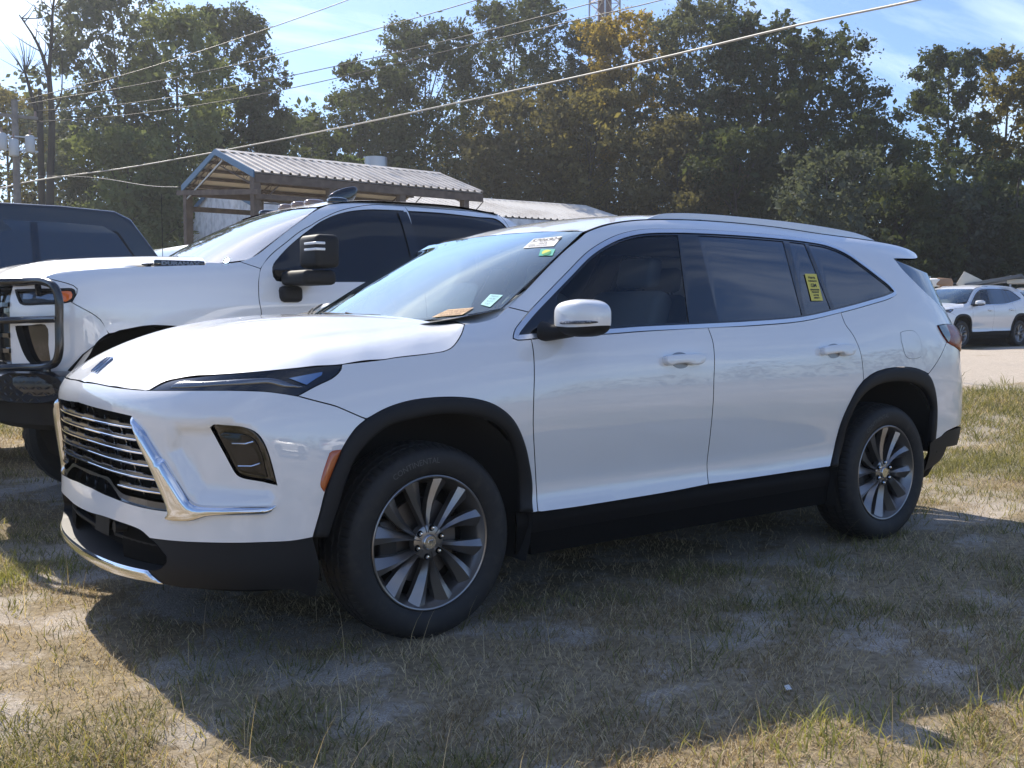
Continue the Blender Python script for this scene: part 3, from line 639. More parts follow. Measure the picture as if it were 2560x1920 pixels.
panel('grille_trim', SW, [[(ua, .655)] + nearp(t_('gt_top'))[:3], nearp(t_('gt_top'))[2:], [nearp(t_('gt_top'))[-1]] + nearp(t_('gt_bot'))[:5], nearp(t_('gt_bot'))[4:-1] + [(ua, .64)]], mat('grille_trim_grey', (.05, .055, .06), .2, coat=1), suv, off=-.012, both='front', gap=.0005, thick=.04, step=.03, bstep=.015)
sideU = t_('grille_sideU'); 
panel('chrome_sweep', SW, [t_('chr_out')[:5] + t_('chr_out')[5:11], t_('chr_out')[10:], t_('chr_in')[:9], t_('chr_in')[8:] , rv('grille_side')[:4] + sideU[3:0:-1]], chrome, suv, off=.0, dome=(.026, .03), gap=.0005, mirror=True, step=.02, bstep=.015)
for i in range(2):
    (u0, z0), (u1, z1) = t_('lbars')[2*i], t_('lbars')[2*i+1]; zc = lambda u, z0=z0: z0
    strip('intake_bar', np.arange(2 * ua - u1, u1, .03), zc, .016, .03, -.05, trimp, suv)
bk = t_('bracket'); zt, zb = bk[0][1], bk[2][1]; uu = np.array([bk[0][0], bk[1][0]])
panel('plate_bracket', SW, np.array([(uu[0], zb), (uu[1], zb), (uu[1], zt), (uu[0], zt)]), trimp, suv, off=-.03, gap=0, thick=.06)
bu = t_('bolt')[0]; pb = SW.P(np.array([bu[0]]), np.array([bu[1]]))[0]
MB().tube([(pb[0] + .05, pb[1], pb[2]), (pb[0] + .005, pb[1], pb[2])], .022, 14).build('parking_sensor', trimp, suv, auto=.6)
# fog / driving lamp in its pocket
fb, _ = panel('driving_lamp', SW, fogP, gloss, suv, off=-.012, dome=(.006, .03), gap=.002, mirror=True, bstep=.02)
fc = fogP.mean(0); ins = fc + (fogP - fc) * .74 + np.array([-.004, -.004])
fl = panel('lamp_lens', SW, ins, smoke, fb, off=-.002, dome=(.003, .02), gap=0, thick=.01)
for dz, du in ((.035, 0.0), (-.045, .022)):
    q = [(fc[0] + du - .05, fc[1] + dz), (fc[0] + du + .0, fc[1] + dz - .001), (fc[0] + du + .035, fc[1] + dz + .009)]
    P3 = [SW.P(np.array([a]), np.array([b]), .004)[0] for a, b in q]; MB().tube(P3, .0022, 5).build('lamp_accent', chrome, fb)
# headlamp
hl = outline([t_('hl_top'), t_('hl_rear'), rv('hl_bot')], .02)
ho, hm = panel('headlamp', SW, hl, gloss, suv, off=-.004, gap=.002, mirror=True, step=.03)
for par in (ho, hm):
    panel('light_guide', SW, [t_('hl_band')[:6], t_('hl_band')[5:8], t_('hl_band')[7:] + [t_('hl_band')[0]]], lamp_silver, par, off=-.003, dome=(.007, .016), gap=.002, step=.02, bstep=.012)
    panel('lamp_blade', SW, [[a, b] for a, b in zip(t_('hl_blade'), t_('hl_blade')[1:] + t_('hl_blade')[:1])], mat('lamp_blade_blue', (.35, .45, .6), .08, metal=1), par, off=.0, thick=.004, gap=.001, step=.02, bstep=.015)
for o in hm.children: pass
am = outline([t_('amber')], .012, 5); panel('side_marker', SW, am, amber, suv, off=.001, dome=(.008, .02), gap=.001, mirror=True, step=.02, bstep=.012)
# fender, doors, side frame
dt = t_('dlo_top'); db = t_('dlo_bot'); seam = [(t_('ws_side')[4][0], t_('ws_side')[4][1]), tuple(dt[3])]
fender = [rv('hl_rear'), t_('shut_side'), t_('shut_rear'), [t_('shut_rear')[-1]] + rv('ws_side')[1:5], seam, dt[3::-1], db[::-1][:3], t_('door_front'), [t_('door_front')[-1], t_('fend_bot')[0]], flo[:5:-1], rv('bump_fend')]
panel('front_fender', SW, fender, paint, suv, mirror=True)
fro = t_('flare_R_out')
ditch = [(1.06, 1.672), (1.2, 1.712), (1.4, 1.744), (1.7, 1.763), (2.1, 1.770), (2.5, 1.764), (2.9, 1.742), (3.2, 1.724), (3.42, 1.712), (3.60, 1.698), (3.71, 1.684)]
rg = t_('rglass2')
frame = [seam[::-1], rv('ws_side')[-5:], [t_('ws_side')[0]] + ditch, [ditch[-1], (3.80, 1.657), (3.77, 1.634), rg[0]], rg, [rg[-1], (3.84, 1.27), (t_('tail')[2][0] - .01, t_('tail')[2][1] + .004)], t_('tail')[2::-1], t_('tailb')[:4] + [t_('bump_rear')[0]], t_('bump_rear'), fro[12:5:-1] if False else [t_('bump_rear')[-1]] + fro[12:5:-1], rv('door_rear'), [t_('door_rear')[0]] + db[4:0:-1], dt[:2:-1]]
panel('side_frame', SW, frame, paint, suv, mirror=True)
i0 = 14
dbF = [q for q in db if .50 < q[0] < t_('door_mid')[0][0] - .02]; dbR = [q for q in db if t_('door_mid')[0][0] + .02 < q[0] < t_('door_rear')[0][0] - .02]
d1, d1m = panel('front_door', SW, [t_('door_front'), t_('door_botF'), rv('door_mid'), [t_('door_mid')[0]] + dbF + [t_('door_front')[0]]], paint, suv, mirror=True)
d2, d2m = panel('rear_door', SW, [t_('door_mid'), t_('door_botR'), fro[1:7], rv('door_rear'), [t_('door_rear')[0]] + dbR + [t_('door_mid')[0]]], paint, suv, mirror=True)
fu = panel('fuel_flap', SW, outline([t_('fuel')], .012, 5), mat('fuel_flap_seam', (.05, .05, .055), .5), suv, off=.0006, thick=0, gap=0, step=.03)
panel('flap_skin', SW, outline([t_('fuel')], .012, 5), paint, fu, off=.0012, thick=0, gap=.0022, step=.03)
# window line: chrome frame, black pillars, glass
dlo = outline([dt, db], .02)
inn = offset_poly(dlo, .021)
panel('window_trim', SW, dlo, chrome if False else mat('bright_trim', (.8, .82, .85), .28, metal=.85), suv, off=.003, gap=.001, thick=.01, holes=[inn], mirror=True, step=.012)
blk = offset_poly(dlo, .020)
A, B, C, D, E, F, G = (TR['win' + k] for k in 'ABCDEFG'); SL = TR['sail']
gap_in = offset_poly(dlo, .030)
def cut(poly, left=None, right=None):
    """part of the window area between two slanted lines (each a list of points from top to bottom)"""
    from math import inf
    def side(P, ln, keep):
        ln = np.array(ln, float); a = ln[0] + (ln[0] - ln[-1]) * 2; b = ln[-1] + (ln[-1] - ln[0]) * 2
        # shift by the middle point: two straight half-planes are close enough to the slightly bowed line
        out = []; n = len(P); f = lambda p: (b[0]-a[0])*(p[1]-a[1]) - (b[1]-a[1])*(p[0]-a[0])
        for i in range(n):
            p, q = P[i], P[(i+1) % n]; fp, fq = f(p) * keep, f(q) * keep
            if fp >= 0: out.append(p)
            if fp * fq < 0: t = fp / (fp - fq); out.append(p + (q - p) * t)
        return np.array(out)
    P = poly
    if left is not None: P = side(P, left, 1)
    if right is not None: P = side(P, right, -1)
    return P
gm = {}
def win(name, l, r, m, off, **k): return panel(name, SW, cut(gap_in, l, r), m, suv, off=off, gap=.001, thick=0, mirror=True, **k)
hole1 = offset_poly(cut(gap_in, SL, A), .0); hole2 = cut(gap_in, C, D); hole3 = cut(gap_in, E, F); hole4 = cut(gap_in, G, None)
panel('window_pillars', SW, blk, gloss, suv, off=-.002, gap=0, thick=.006, holes=[hole1, hole2, hole3, hole4], mirror=True, step=.03)
win('front_window', SL, A, frontglass, -.006); win('rear_window', C, D, privacy, -.006); win('vent_window', E, F, privacy, -.006); win('quarter_window', G, None, privacy, -.006)
# black sill and arch mouldings
bfm = t_('door_botF'); brm = t_('door_botR')
panel('rocker_sill', SW, [[(.46, .25), (.44, .47), (.5, .475)], [(.5, .475)] + [(a, b + .02) for a, b in bfm[1:] + brm[1:]], [(brm[-1][0], brm[-1][1] + .02), (2.56, .5), (2.62, .25)], [(2.62, .25), (1.5, .24), (.46, .25)]], mat('sill_shade_black', (.007, .007, .008), .7, spec=.2), suv, off=-.045, gap=0, mirror=True)  # sill darker than the arch plastic, its shade put into the colour
def arch(name, out, inn):
    return panel(name, SW, [out, [out[-1], inn[-1]], inn[::-1], [inn[0], out[0]]], trimp, suv, off=.004, dome=(.014, .03), gap=.0015, mirror=True, step=.03, thick=.02)
arch('wheel_arch_trim', t_('flare_F_out'), t_('flare_F_in')); arch('wheel_arch_trim', t_('flare_R_out'), t_('flare_R_in'))
# rear: bumper, lamps, glass, tailgate
rlo = t_('bump_rlow')
panel('rear_bumper', SW, [t_('bump_rear'), [t_('bump_rear')[-1]] + fro[12:], rlo + [(4.0, .58), (4.3, .56), (ub, .55)], [(ub, .93), (4.35, .94), (4.15, .97), t_('tailb')[-1], t_('bump_rear')[0]]], paint, suv, both='rear', step=.05) if False else None
P_rb = outline([[(ub, .93), (4.4, .94), (4.15, 1.0), t_('tailb')[4], t_('bump_rear')[0]], t_('bump_rear'), fro[13:], rlo + [(3.9, .60), (4.2, .58), (ub, .57)]], .03)
panel('rear_bumper', SW, P_rb, paint, suv, both='rear', step=.05)
P_rl = outline([[(ub, .56), (4.2, .57), (3.9, .59)] + rlo[::-1], t_('rlow_bot'), [t_('rlow_bot')[-1]] + t_('rlow_edge')[:4], [t_('rlow_edge')[3], (4.0, .47), (4.4, .44), (ub, .44)]], .03)
panel('rear_lower_bumper', SW, P_rl, trimp, suv, both='rear', step=.05, off=.002)
P_tl = outline([[t_('tailb')[4], (4.05, 1.045), (4.5, 1.1), (4.55, 1.14)], [(4.55, 1.14), (4.4, 1.19), (4.05, 1.21), t_('tail')[2], t_('tail')[1], t_('tail')[0]], t_('tailb')[:5]], .02)
panel('tail_lamp', SW, P_tl, redl, suv, off=.002, dome=(.006, .02), mirror=True, step=.025)
panel('lamp_housing', SW, outline([[t_('tail')[0], t_('tailb')[1], t_('tailb')[2], t_('tailb')[3]], [t_('tailb')[3], ((t_('tail')[1][0] + t_('tailb')[3][0]) / 2 + .03, 1.15), t_('tail')[1]], [t_('tail')[1], t_('tail')[0]]], .02), gloss, suv, off=.0095, thick=.004, gap=.002, mirror=True, step=.03)
P_rg = outline([rg, [rg[-1], (4.1, 1.32), (ub, 1.31)], [(ub, 1.645), (4.1, 1.645), (3.77, 1.634), rg[0]]], .03)
panel('rear_glass', SW, P_rg, privacy, suv, off=-.004, both='rear', step=.05)
P_tg = outline([[rg[-1], (3.84, 1.27), t_('tail')[2]], [t_('tail')[2], (4.05, 1.215), (4.4, 1.195), (4.55, 1.145), (4.5, 1.095), (4.3, 1.03), (ub, .94)], [(ub, 1.30), (4.1, 1.31), rg[-1]]], .03)
panel('tailgate', SW, P_tg, paint, suv, both='rear', step=.05)
# bonnet
E3 = [SW.P(np.array([u]), np.array([z]))[0] for u, z in [(ua, 1.013)] + nearp(t_('shut_nose')) + t_('hl_top')[1:] + t_('shut_side')[1:] + t_('shut_rear')[1:]]
hp = [tuple(p) for p in E3]
def row(y, L_): return [(x, -y, z) for x, z in L_]
hp += row(0, [(-.99, 1.071), (-.9, 1.125), (-.77, 1.180), (-.6, 1.228), (-.4, 1.262), (-.1, 1.285), (.12, 1.285), (.3, 1.28)])
hp += row(.3, [(-.96, 1.075), (-.88, 1.122), (-.77, 1.170), (-.6, 1.222), (-.43, 1.255), (-.24, 1.275), (.0, 1.285), (.15, 1.283), (.3, 1.28)])
hp += row(.5, [(-.88, 1.085), (-.75, 1.140), (-.55, 1.195), (-.35, 1.232), (-.1, 1.258), (.18, 1.272), (.33, 1.27)])
hp += row(.66, [(-.8, 1.098), (-.62, 1.148), (-.45, 1.182), (-.25, 1.208), (-.05, 1.228), (.2, 1.258), (.35, 1.265)])
hp += row(.78, [(-.68, 1.108), (-.5, 1.150), (-.3, 1.180), (-.05, 1.207), (.15, 1.238), (.28, 1.262)])
hp += row(.855, [(-.45, 1.132), (-.25, 1.158), (.0, 1.182), (.15, 1.212)])
def crease(x, y):
    yc = .56 + .10 * np.clip((x + .9) / .8, 0, 1) - .03 * np.clip(x, 0, 1); t = (y - yc) / .018
    return -.010 * (1 / (1 + np.exp(np.clip(-t, -30, 30)))) * sstep((x + .85) / .25) * sstep((.95 - y) / .25)
HD = Height(hp, [crease])
Exy = [(p[0], p[1]) for p in E3]
rear_edge = [(p[0], p[1]) for p in E3[-1:]] + [(.215, -.75), (.18, -.55), (.14, -.3), (.12, 0)]
k1 = 1 + len(nearp(t_('shut_nose'))); k2 = k1 + len(t_('hl_top')) - 1; k3 = k2 + len(t_('shut_side')) - 1
hseg = outline([Exy[:k1], Exy[k1-1:k2], Exy[k2-1:k3], Exy[k3-1:], rear_edge], .02)
Qh = hseg[::-1].copy(); Qh[:, 1] *= -1; hoodP = np.vstack([hseg, Qh[1:-1]])
bon = panel('bonnet', HD, hoodP, paint, suv, gap=.002, step=.035, thick=.012)
def badge(W, fn, parent, s, mshield=chrome):
    for k in (-1, 0, 1):
        sh = [(-.30, .5), (.34, .62), (.30, .15), (.06, -.62), (-.02, -.62), (-.28, .0)]
        pts = [(x * s * .52 + k * s * .42 + y * s * .22, y * s) for x, y in sh]
        V = [fn(x, y, .0) for x, y in pts] + [fn(x, y, .006) for x, y in [(a * .86 + .14 * (k * s * .42), b * .86) for a, b in pts]]
        n = len(pts); F = [tuple(range(n, 2 * n))] + [(i, (i+1)%n, n+(i+1)%n, n+i) for i in range(n)]
        o = mesh_obj('badge_shield', V, F, mshield, parent, False); bm = bmesh.new(); bm.from_mesh(o.data); bmesh.ops.recalc_face_normals(bm, faces=bm.faces)
        if sum(f.normal.dot(Vector(fn(0, 0, 1)) - Vector(fn(0, 0, 0))) for f in bm.faces) < 0: bmesh.ops.reverse_faces(bm, faces=bm.faces)
        bm.to_mesh(o.data); bm.free()
bdark = mat('badge_dark_chrome', (.22, .24, .29), .2, metal=1)
badge(HD, lambda x, y, h: tuple(HD.P(np.array([-.985 + y * .9]), np.array([-x]), h + .001)[0]) if False else tuple(HD.P(np.array([-.97 + y * .86]), np.array([0 + x]), h + .002)[0]), bon, .075, bdark)
# windscreen and roof
def lo_(a):
    a = np.asarray(a, float); b = abs(a); return np.stack([.145 + .295 * b ** 3, .837 * a, 1.250 + .064 * b ** 4], -1)
def hi_(a):
    a = np.asarray(a, float); b = abs(a); return np.stack([1.035 + .0 * b, .668 * a, 1.695 - .022 * b ** 2], -1)
class WS_(Loft):
    def P(s, a, t, off=0.0):
        p = super().P(a, t, 0.0); a = np.asarray(a, float); t = np.asarray(t, float)
        k = (s.bulge * 4 * t * (1 - t) * (-np.clip(abs(a), 0, 1) ** 3)); p = p + np.array([-.62, 0, .78]) * k[..., None]
        return p + s.Nrm(a, t) * off if np.any(off) else p
WS = WS_(lo_, hi_, .03)
rect = lambda a0, a1, t0, t1: np.array([(a0, t0), (a1, t0), (a1, t1), (a0, t1)])
def rectp(a0, a1, t0, t1, st=.04):
    return outline([[(a0, t0), (a1, t0)], [(a1, t0), (a1, t1)], [(a1, t1), (a0, t1)], [(a0, t1), (a0, t0)]], st)
ws = panel('windscreen', WS, rectp(-.995, .995, .0, .995), wsglass, suv, gap=0, thick=0, step=.05)
frit = mat('windscreen_frit', (.012, .013, .014), .08, coat=1)
panel('windscreen_border', WS, rectp(-.999, .999, .0, .999), frit, suv, off=-.002, gap=0, thick=0, step=.03, holes=[rectp(-.975, .975, .025, .93)])
panel('mirror_shroud', WS, outline([[(-.17, .93), (.17, .93)], [(.17, .93), (.10, .72), (.07, .69)], [(.07, .69), (-.07, .69)], [(-.07, .69), (-.10, .72), (-.17, .93)]], .03), frit, suv, off=-.003, gap=0, thick=0)
rp = []
for u, z in ditch: q = SW.P(np.array([u]), np.array([z]))[0]; rp.append((q[0], q[1] + .0, q[2] - .004))
hc = hi_(np.array([0, .4, .75, .97])); rp += [(x, -y, z) for x, y, z in hc]
for y, dz in ((0, 0), (.3, -.007), (.5, -.022)):
    rp += row(y, [(1.1, 1.720 + dz), (1.2, 1.746 + dz), (1.4, 1.787 + dz), (1.6, 1.809 + dz), (1.9, 1.824 + dz), (2.4, 1.825 + dz), (2.9, 1.806 + dz), (3.3, 1.785 + dz), (3.6, 1.760 + dz), (3.85, 1.728 + dz)])
RF = Height(rp)
dx = [(q[0], q[1] + .022) for q in rp[:len(ditch)]]
rs = outline([[(1.037, 0), (1.037, -.3), (1.037, -.62), (dx[0][0] - .01, dx[0][1])], dx, [dx[-1], (3.81, -.52), (3.85, -.3), (3.86, 0)]], .03)
Qr = rs[::-1].copy(); Qr[:, 1] *= -1
panel('roof', RF, np.vstack([rs, Qr[1:-1]]), paint, suv, gap=.001, step=.06)
# ditch moulding and roof rails
V = []; 
for j, q in enumerate(rp[:len(ditch)]): pass
dm = MB(); C_ = catmull([(q[0], q[1] + .012, q[2] - .001) for q in rp[:len(ditch)]], 8); dm.tube([tuple(p) for p in C_], .011, 6); do = dm.build('roof_ditch_trim', trimp, suv); mirror_y(do)
rr = catmull([(1.42, -.602, 1.735), (1.50, -.60, 1.762), (1.60, -.598, 1.792), (1.70, -.597, 1.803), (1.9, -.596, 1.811), (2.3, -.594, 1.811), (2.7, -.592, 1.803), (3.05, -.588, 1.787), (3.28, -.584, 1.768), (3.45, -.58, 1.735), (3.55, -.578, 1.695)], 8)
rl = MB(); V = []; F = []; sec = [(-.012, -.06), (-.013, -.012), (-.008, -.004), (.008, -.004), (.013, -.012), (.012, -.06)]
for i, p in enumerate(rr):
    for a, b in sec: V.append((p[0], p[1] + a, p[2] + b))
for i in range(len(rr) - 1):
    for j in range(6): F.append((i*6+j, i*6+(j+1)%6, (i+1)*6+(j+1)%6, (i+1)*6+j))
rl.add(V, F); ro = rl.build('roof_rail', paint, suv, auto=.7); mirror_y(ro)
# dark shell under the skin, wheel wells and floor
def shell():
    us = np.arange(-1.45, 4.3, .05); zs = np.arange(.26, 1.16, .05); V = []; F = []
    U, Z = np.meshgrid(us, zs, indexing='ij'); P = SW.P(U, Z, -.05); V = P.reshape(-1, 3); n = len(zs)
    for i in range(len(us) - 1):
        for j in range(n - 1):
            cu, cz = us[i] + .025, zs[j] + .025
            if (math.hypot(cu, cz - .42) < .60) or (math.hypot(cu - 3.071, cz - .42) < .60): continue
            F.append((i*n+j, (i+1)*n+j, (i+1)*n+j+1, i*n+j+1))
    return V, F
V, F = shell(); so_ = mesh_obj('inner_shell', V, F, matte, suv, False); mirror_y(so_)
mb = MB()
mb.box((-.45, -.55, .28), (3.6, .55, .5)); mb.box((.52, -.93, .26), (2.55, .93, .42)); mb.box((3.6, -.6, .4), (3.85, .6, .7)); mb.box((-.8, -.5, .33), (-.6, .5, .9))
mb.build('underbody', matte, suv)
for cx in (0, 3.071):
    V = []; F = []; n = 25
    for i in range(n):
        th = math.pi * ((-.12 + 1.20 * i / (n - 1)) if cx == 0 else (.02 + 1.10 * i / (n - 1))); r = .50
        for y in (-.965, -.60): V.append((cx + r * math.cos(th), y, .43 + r * math.sin(th)))
    for i in range(n - 1): F.append((2*i, 2*i+2, 2*i+3, 2*i+1))
    k = len(V); V.append((cx, -.60, .43)); F += [(2*i+1, 2*i+3, k) for i in range(n - 1)]
    w = mesh_obj('wheel_well', V, F, mat('wheel_liner', (.02, .02, .021), .85), suv, True); mirror_y(w)
# door handles and mirrors
for nm, d, dm_ in (('F', d1, d1m), ('R', d2, d2m)):
    cup = outline([t_('hcup' + nm)], .01, 6); hd = outline([t_('handle' + nm) + [t_('handle' + nm)[0]]], .01, 6)
    for dd in (d, dm_):
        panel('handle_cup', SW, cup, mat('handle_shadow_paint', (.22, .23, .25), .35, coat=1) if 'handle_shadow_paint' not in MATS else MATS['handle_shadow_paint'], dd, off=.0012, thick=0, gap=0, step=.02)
        panel('door_handle', SW, hd, paint, dd, off=.024, dome=(.009, .007), gap=0, step=.02, bstep=.006, thick=.026)
def superell(c, r, p, n=28, m=18, shear=(0, 0), fn=None):
    V = []; F = []; f = lambda v, e: math.copysign(abs(v) ** e, v)
    for i in range(m + 1):
        ph = -math.pi / 2 + math.pi * i / m
        for j in range(n):
            th = 2 * math.pi * j / n; x = f(math.cos(ph), p) * f(math.cos(th), p); y = f(math.cos(ph), p) * f(math.sin(th), p); z = f(math.sin(ph), p)
            v = (x, y, z)
            if fn: v = fn(*v)
            V.append((c[0] + v[0] * r[0], c[1] + v[1] * r[1], c[2] + v[2] * r[2]))
    for i in range(m):
        for j in range(n): F.append((i*n+j, i*n+(j+1)%n, (i+1)*n+(j+1)%n, (i+1)*n+j))
    return V, F
def mirror_shape(x, y, z):
    # narrower inboard, front face bowed, top falls away outboard
    k = 1 - .16 * (y + 1) / 2 * 0; z2 = z * (1 - .20 * max(0, -y) ** 2) ; z2 = z2 * (1 - .12 * max(0, y)); x2 = x * (1 - .25 * max(0, -y) ** 2) + .30 * max(0, -y) ** 1.5 * (1 if x < 0 else .4)
    return x2, y, z2
MC = (.665, -1.095, 1.272); V, F = superell(MC, (.085, .125, .079), .55, 40, 24, fn=mirror_shape)
Vn = np.array(V); Fu = [f for f in F if Vn[list(f), 2].mean() > MC[2] - .033 + .0 * Vn[list(f), 1].mean()]; Fl = [f for f in F if f not in set(Fu)]
mr = mesh_obj('wing_mirror', V, Fu, paint, suv, True)
mesh_obj('mirror_base', [(x * 1.0, y, z) for x, y, z in V], Fl, trimp, mr, True)
mb = MB(); mb.tube([(.58, -.93, 1.215), (.60, -.985, 1.212), (.64, -1.06, 1.222)], [.045, .034, .03], 12); mb.build('mirror_arm', trimp, mr, auto=1.2)
mb = MB(); pp = []
for t in np.linspace(0, 1, 9): 
    y = -1.055 - .155 * t; tt = (y - MC[1]) / .125; xf = MC[0] - .085 * (1 - max(0, abs(tt)) ** 3.6) ** .28 * (1 - .25 * max(0, -tt) ** 2) + .085 * .30 * max(0, -tt) ** 1.5 - .004
    pp.append((xf if t < .98 else xf + .01, y, 1.252 + .004 * t))
mb.tube(pp, [.004] + [.0075] * 7 + [.004], 6); mb.build('turn_signal', mat('signal_lens', (.04, .04, .045), .1, coat=1, noise=(160, (.35, .36, .38), 2, .5, .62)), mr)
mirror_y(mr)
# wheels
def tyre_and_wheel(cx, cz, yface, parent, ang0=0.0, R=.394, rim_r=.262, lab=True):
    w = lathe('wheel', [(rim_r + .009, .004), (rim_r + .008, -.003), (rim_r + .004, -.005), (rim_r - .001, -.003), (rim_r - .006, .008), (rim_r - .014, .026), (rim_r - .03, .05), (rim_r - .035, .20)], 96, alloy, parent, auto=.6)
    w.location = (cx, yface, cz)
    prof = [(rim_r + .008, .004), (rim_r + .018, -.008), (.300, -.016), (.325, -.020), (.345, -.019), (.362, -.013), (.374, -.002), (.381, .010), (.3865, .022), (.389, .038), (.3895, .040), (.383, .041), (.383, .048), (.391, .049), (.3935, .078), (.385, .079), (.385, .089), (.394, .090), (.3945, .112), (.394, .134), (.385, .135), (.385, .145), (.3935, .146), (.391, .178), (.383, .179), (.383, .186), (.389, .187), (.386, .203), (.374, .228), (.345, .242), (.30, .236), (rim_r + .0, .21)]
    def rm(r, h, th, j):
        k = int(th / (2 * math.pi) * 360 + .5)
        if 7 <= j <= 10 or 25 <= j <= 27: return r - (.0055 if k % 5 == 0 else 0)
        if 13 <= j <= 14 or 17 <= j <= 19 or 22 <= j <= 23: return r - (.004 if (k + j) % 6 == 0 else 0)
        return r
    ty = lathe('tyre', prof, 360, rubber, w, rmod=rm, auto=.5)
    # brake
    lathe('brake_disc', [(.05, .085), (.17, .085), (.17, .10), (.05, .10)], 40, mat('brake_iron', (.12, .11, .105), .4, metal=.8) if 'brake_iron' not in MATS else MATS['brake_iron'], w, auto=.5)
    MB().box((-.20, .06, -.05), (-.12, .12, .10)).build('brake_caliper', alloyd, w, bevel=.008)
    lathe('wheel_back', [(.0, .13), (.24, .13)], 32, matte, w)
    # spokes: a pair of twisted blades six times
    def blade(th_h, th_t, nm):
        V = []; F = []; rs = [.040, .075, .115, .16, .205, .245, .262]; wd = [.016, .018, .030, .046, .062, .078, .086]
        for i, r in enumerate(rs):
            t = (r - rs[0]) / (rs[-1] - rs[0]); th = th_h + (th_t - th_h) * (t ** .8); yy = .012 + .016 * math.sin(math.pi * min(1, t * 1.1)) * .6 - .006 * t; hw = wd[i]
            if i == len(rs) - 1: yy = .006
            for (a, dpt) in ((-1, .045), (-1, .012), (-.25, .0), (.86, .026), (1, .048)):
                an = th + a * hw / r * .5; V.append((r * math.sin(an), yy + dpt, r * math.cos(an)))
        for i in range(len(rs) - 1):
            for j in range(4): F.append((i*5+j, i*5+j+1, (i+1)*5+j+1, (i+1)*5+j))
        o = mesh_obj(nm, V, F, alloy, w, True)
        bm = bmesh.new(); bm.from_mesh(o.data); bmesh.ops.recalc_face_normals(bm, faces=bm.faces)
        for e in bm.edges: e.smooth = not (len(e.link_faces) == 2 and e.calc_face_angle(0) > .25)
        bm.to_mesh(o.data); bm.free(); return o
    for k in range(6):
        b0 = R_(60 * k + ang0)
        for s, (h, t) in enumerate(((-10, -15), (0, 17))): blade(b0 + R_(h), b0 + R_(t), 'spoke')
    lathe('wheel_hub', [(.0, .012), (.030, .012), (.034, .016), (.060, .018), (.068, .022), (.072, .05)], 48, alloy, w, auto=.5)
    cp = lathe('centre_cap', [(.0, .006), (.026, .006), (.029, .009), (.030, .02)], 32, satin, w, auto=.5)
    badge(None, lambda x, y, h: (x, .006 - h * .6, y), cp, .019, chrome)
    for k in range(6):
        a = R_(60 * k + ang0 + 14); px, pz = .058 * math.sin(a), .058 * math.cos(a)
        l = lathe('lug_recess', [(.0, .0165), (.0135, .0165)], 16, matte, w); l.location = (px, -.0012, pz)
        l = lathe('lug_nut', [(.0, -.004), (.006, -.003), (.009, .002), (.009, .02)], 6, chrome, w, smooth=False); l.location = (px, .006, pz)
    return w
w1 = tyre_and_wheel(0, .385, -.955, suv, -2)
for cx in (0, 3.071):
    for sgn in (-1, 1):
        if cx == 0 and sgn == -1: continue
        c = w1.copy(); COL.objects.link(c); c.parent = suv; c.location = (cx, -.955 if sgn < 0 else .955, .385)
        if sgn > 0: c.rotation_euler = (0, 0, math.pi)
        elif cx: c.rotation_euler = (0, R_(-8), 0)
        for ch in w1.children:
            d = ch.copy(); COL.objects.link(d); d.parent = c
# cabin seen through the glass
it = mat('cabin_dark', (.02, .021, .022), .8); itg = mat('cabin_grey', (.10, .105, .105), .8)
mb = MB(); mb.prism([(.25, 1.24), (.55, 1.26), (.85, 1.235), (.98, 1.16), (1.0, .9), (.3, .9)], 1, -.83, .83); mb.build('dashboard', it, suv, bevel=.02)
mb = MB(); mb.box((.55, -.88, .5), (3.6, .88, .56)); mb.build('cabin_floor', it, suv)
def seat(x, y, wd, parent=suv):
    mb = MB(); mb.prism([(x - .10, .62), (x + .48, .62), (x + .50, .86), (x - .12, .90)], 1, y - wd / 2, y + wd / 2)
    s = mb.build('seat', cloth, parent, bevel=.04)
    mb = MB(); mb.prism([(x + .40, .84), (x + .54, .84), (x + .72, 1.36), (x + .64, 1.42), (x + .58, 1.36)], 1, y - wd / 2, y + wd / 2); mb.build('backrest', cloth, s, bevel=.04)
    mb = MB(); mb.prism([(x + .64, 1.42), (x + .74, 1.42), (x + .77, 1.57), (x + .68, 1.58)], 1, y - .13, y + .13); mb.build('headrest', cloth, s, bevel=.03)
seat(.95, -.40, .52); seat(.95, .40, .52); seat(1.95, -.42, .5); seat(1.95, .42, .5)
mb = MB(); pts = [(.93 + .10 * math.sin(a) * .4, -.40 + .185 * math.cos(a), 1.16 + .185 * math.sin(a)) for a in np.linspace(0, 2 * math.pi, 25)]; mb.tube(pts, .014, 6, cap=False); mb.tube([(.93, -.58, 1.16), (.93, -.22, 1.16)], .02, 6); mb.build('steering_wheel', it, suv)
mb = MB(); mb.box((1.0, -.13, 1.52), (1.02, .13, 1.60)); mb.build('inside_mirror', it, suv, bevel=.008)
mb = MB(); mb.box((1.12, -.60, 1.66), (3.4, .60, 1.68)); mb.build('headlining', itg, suv)
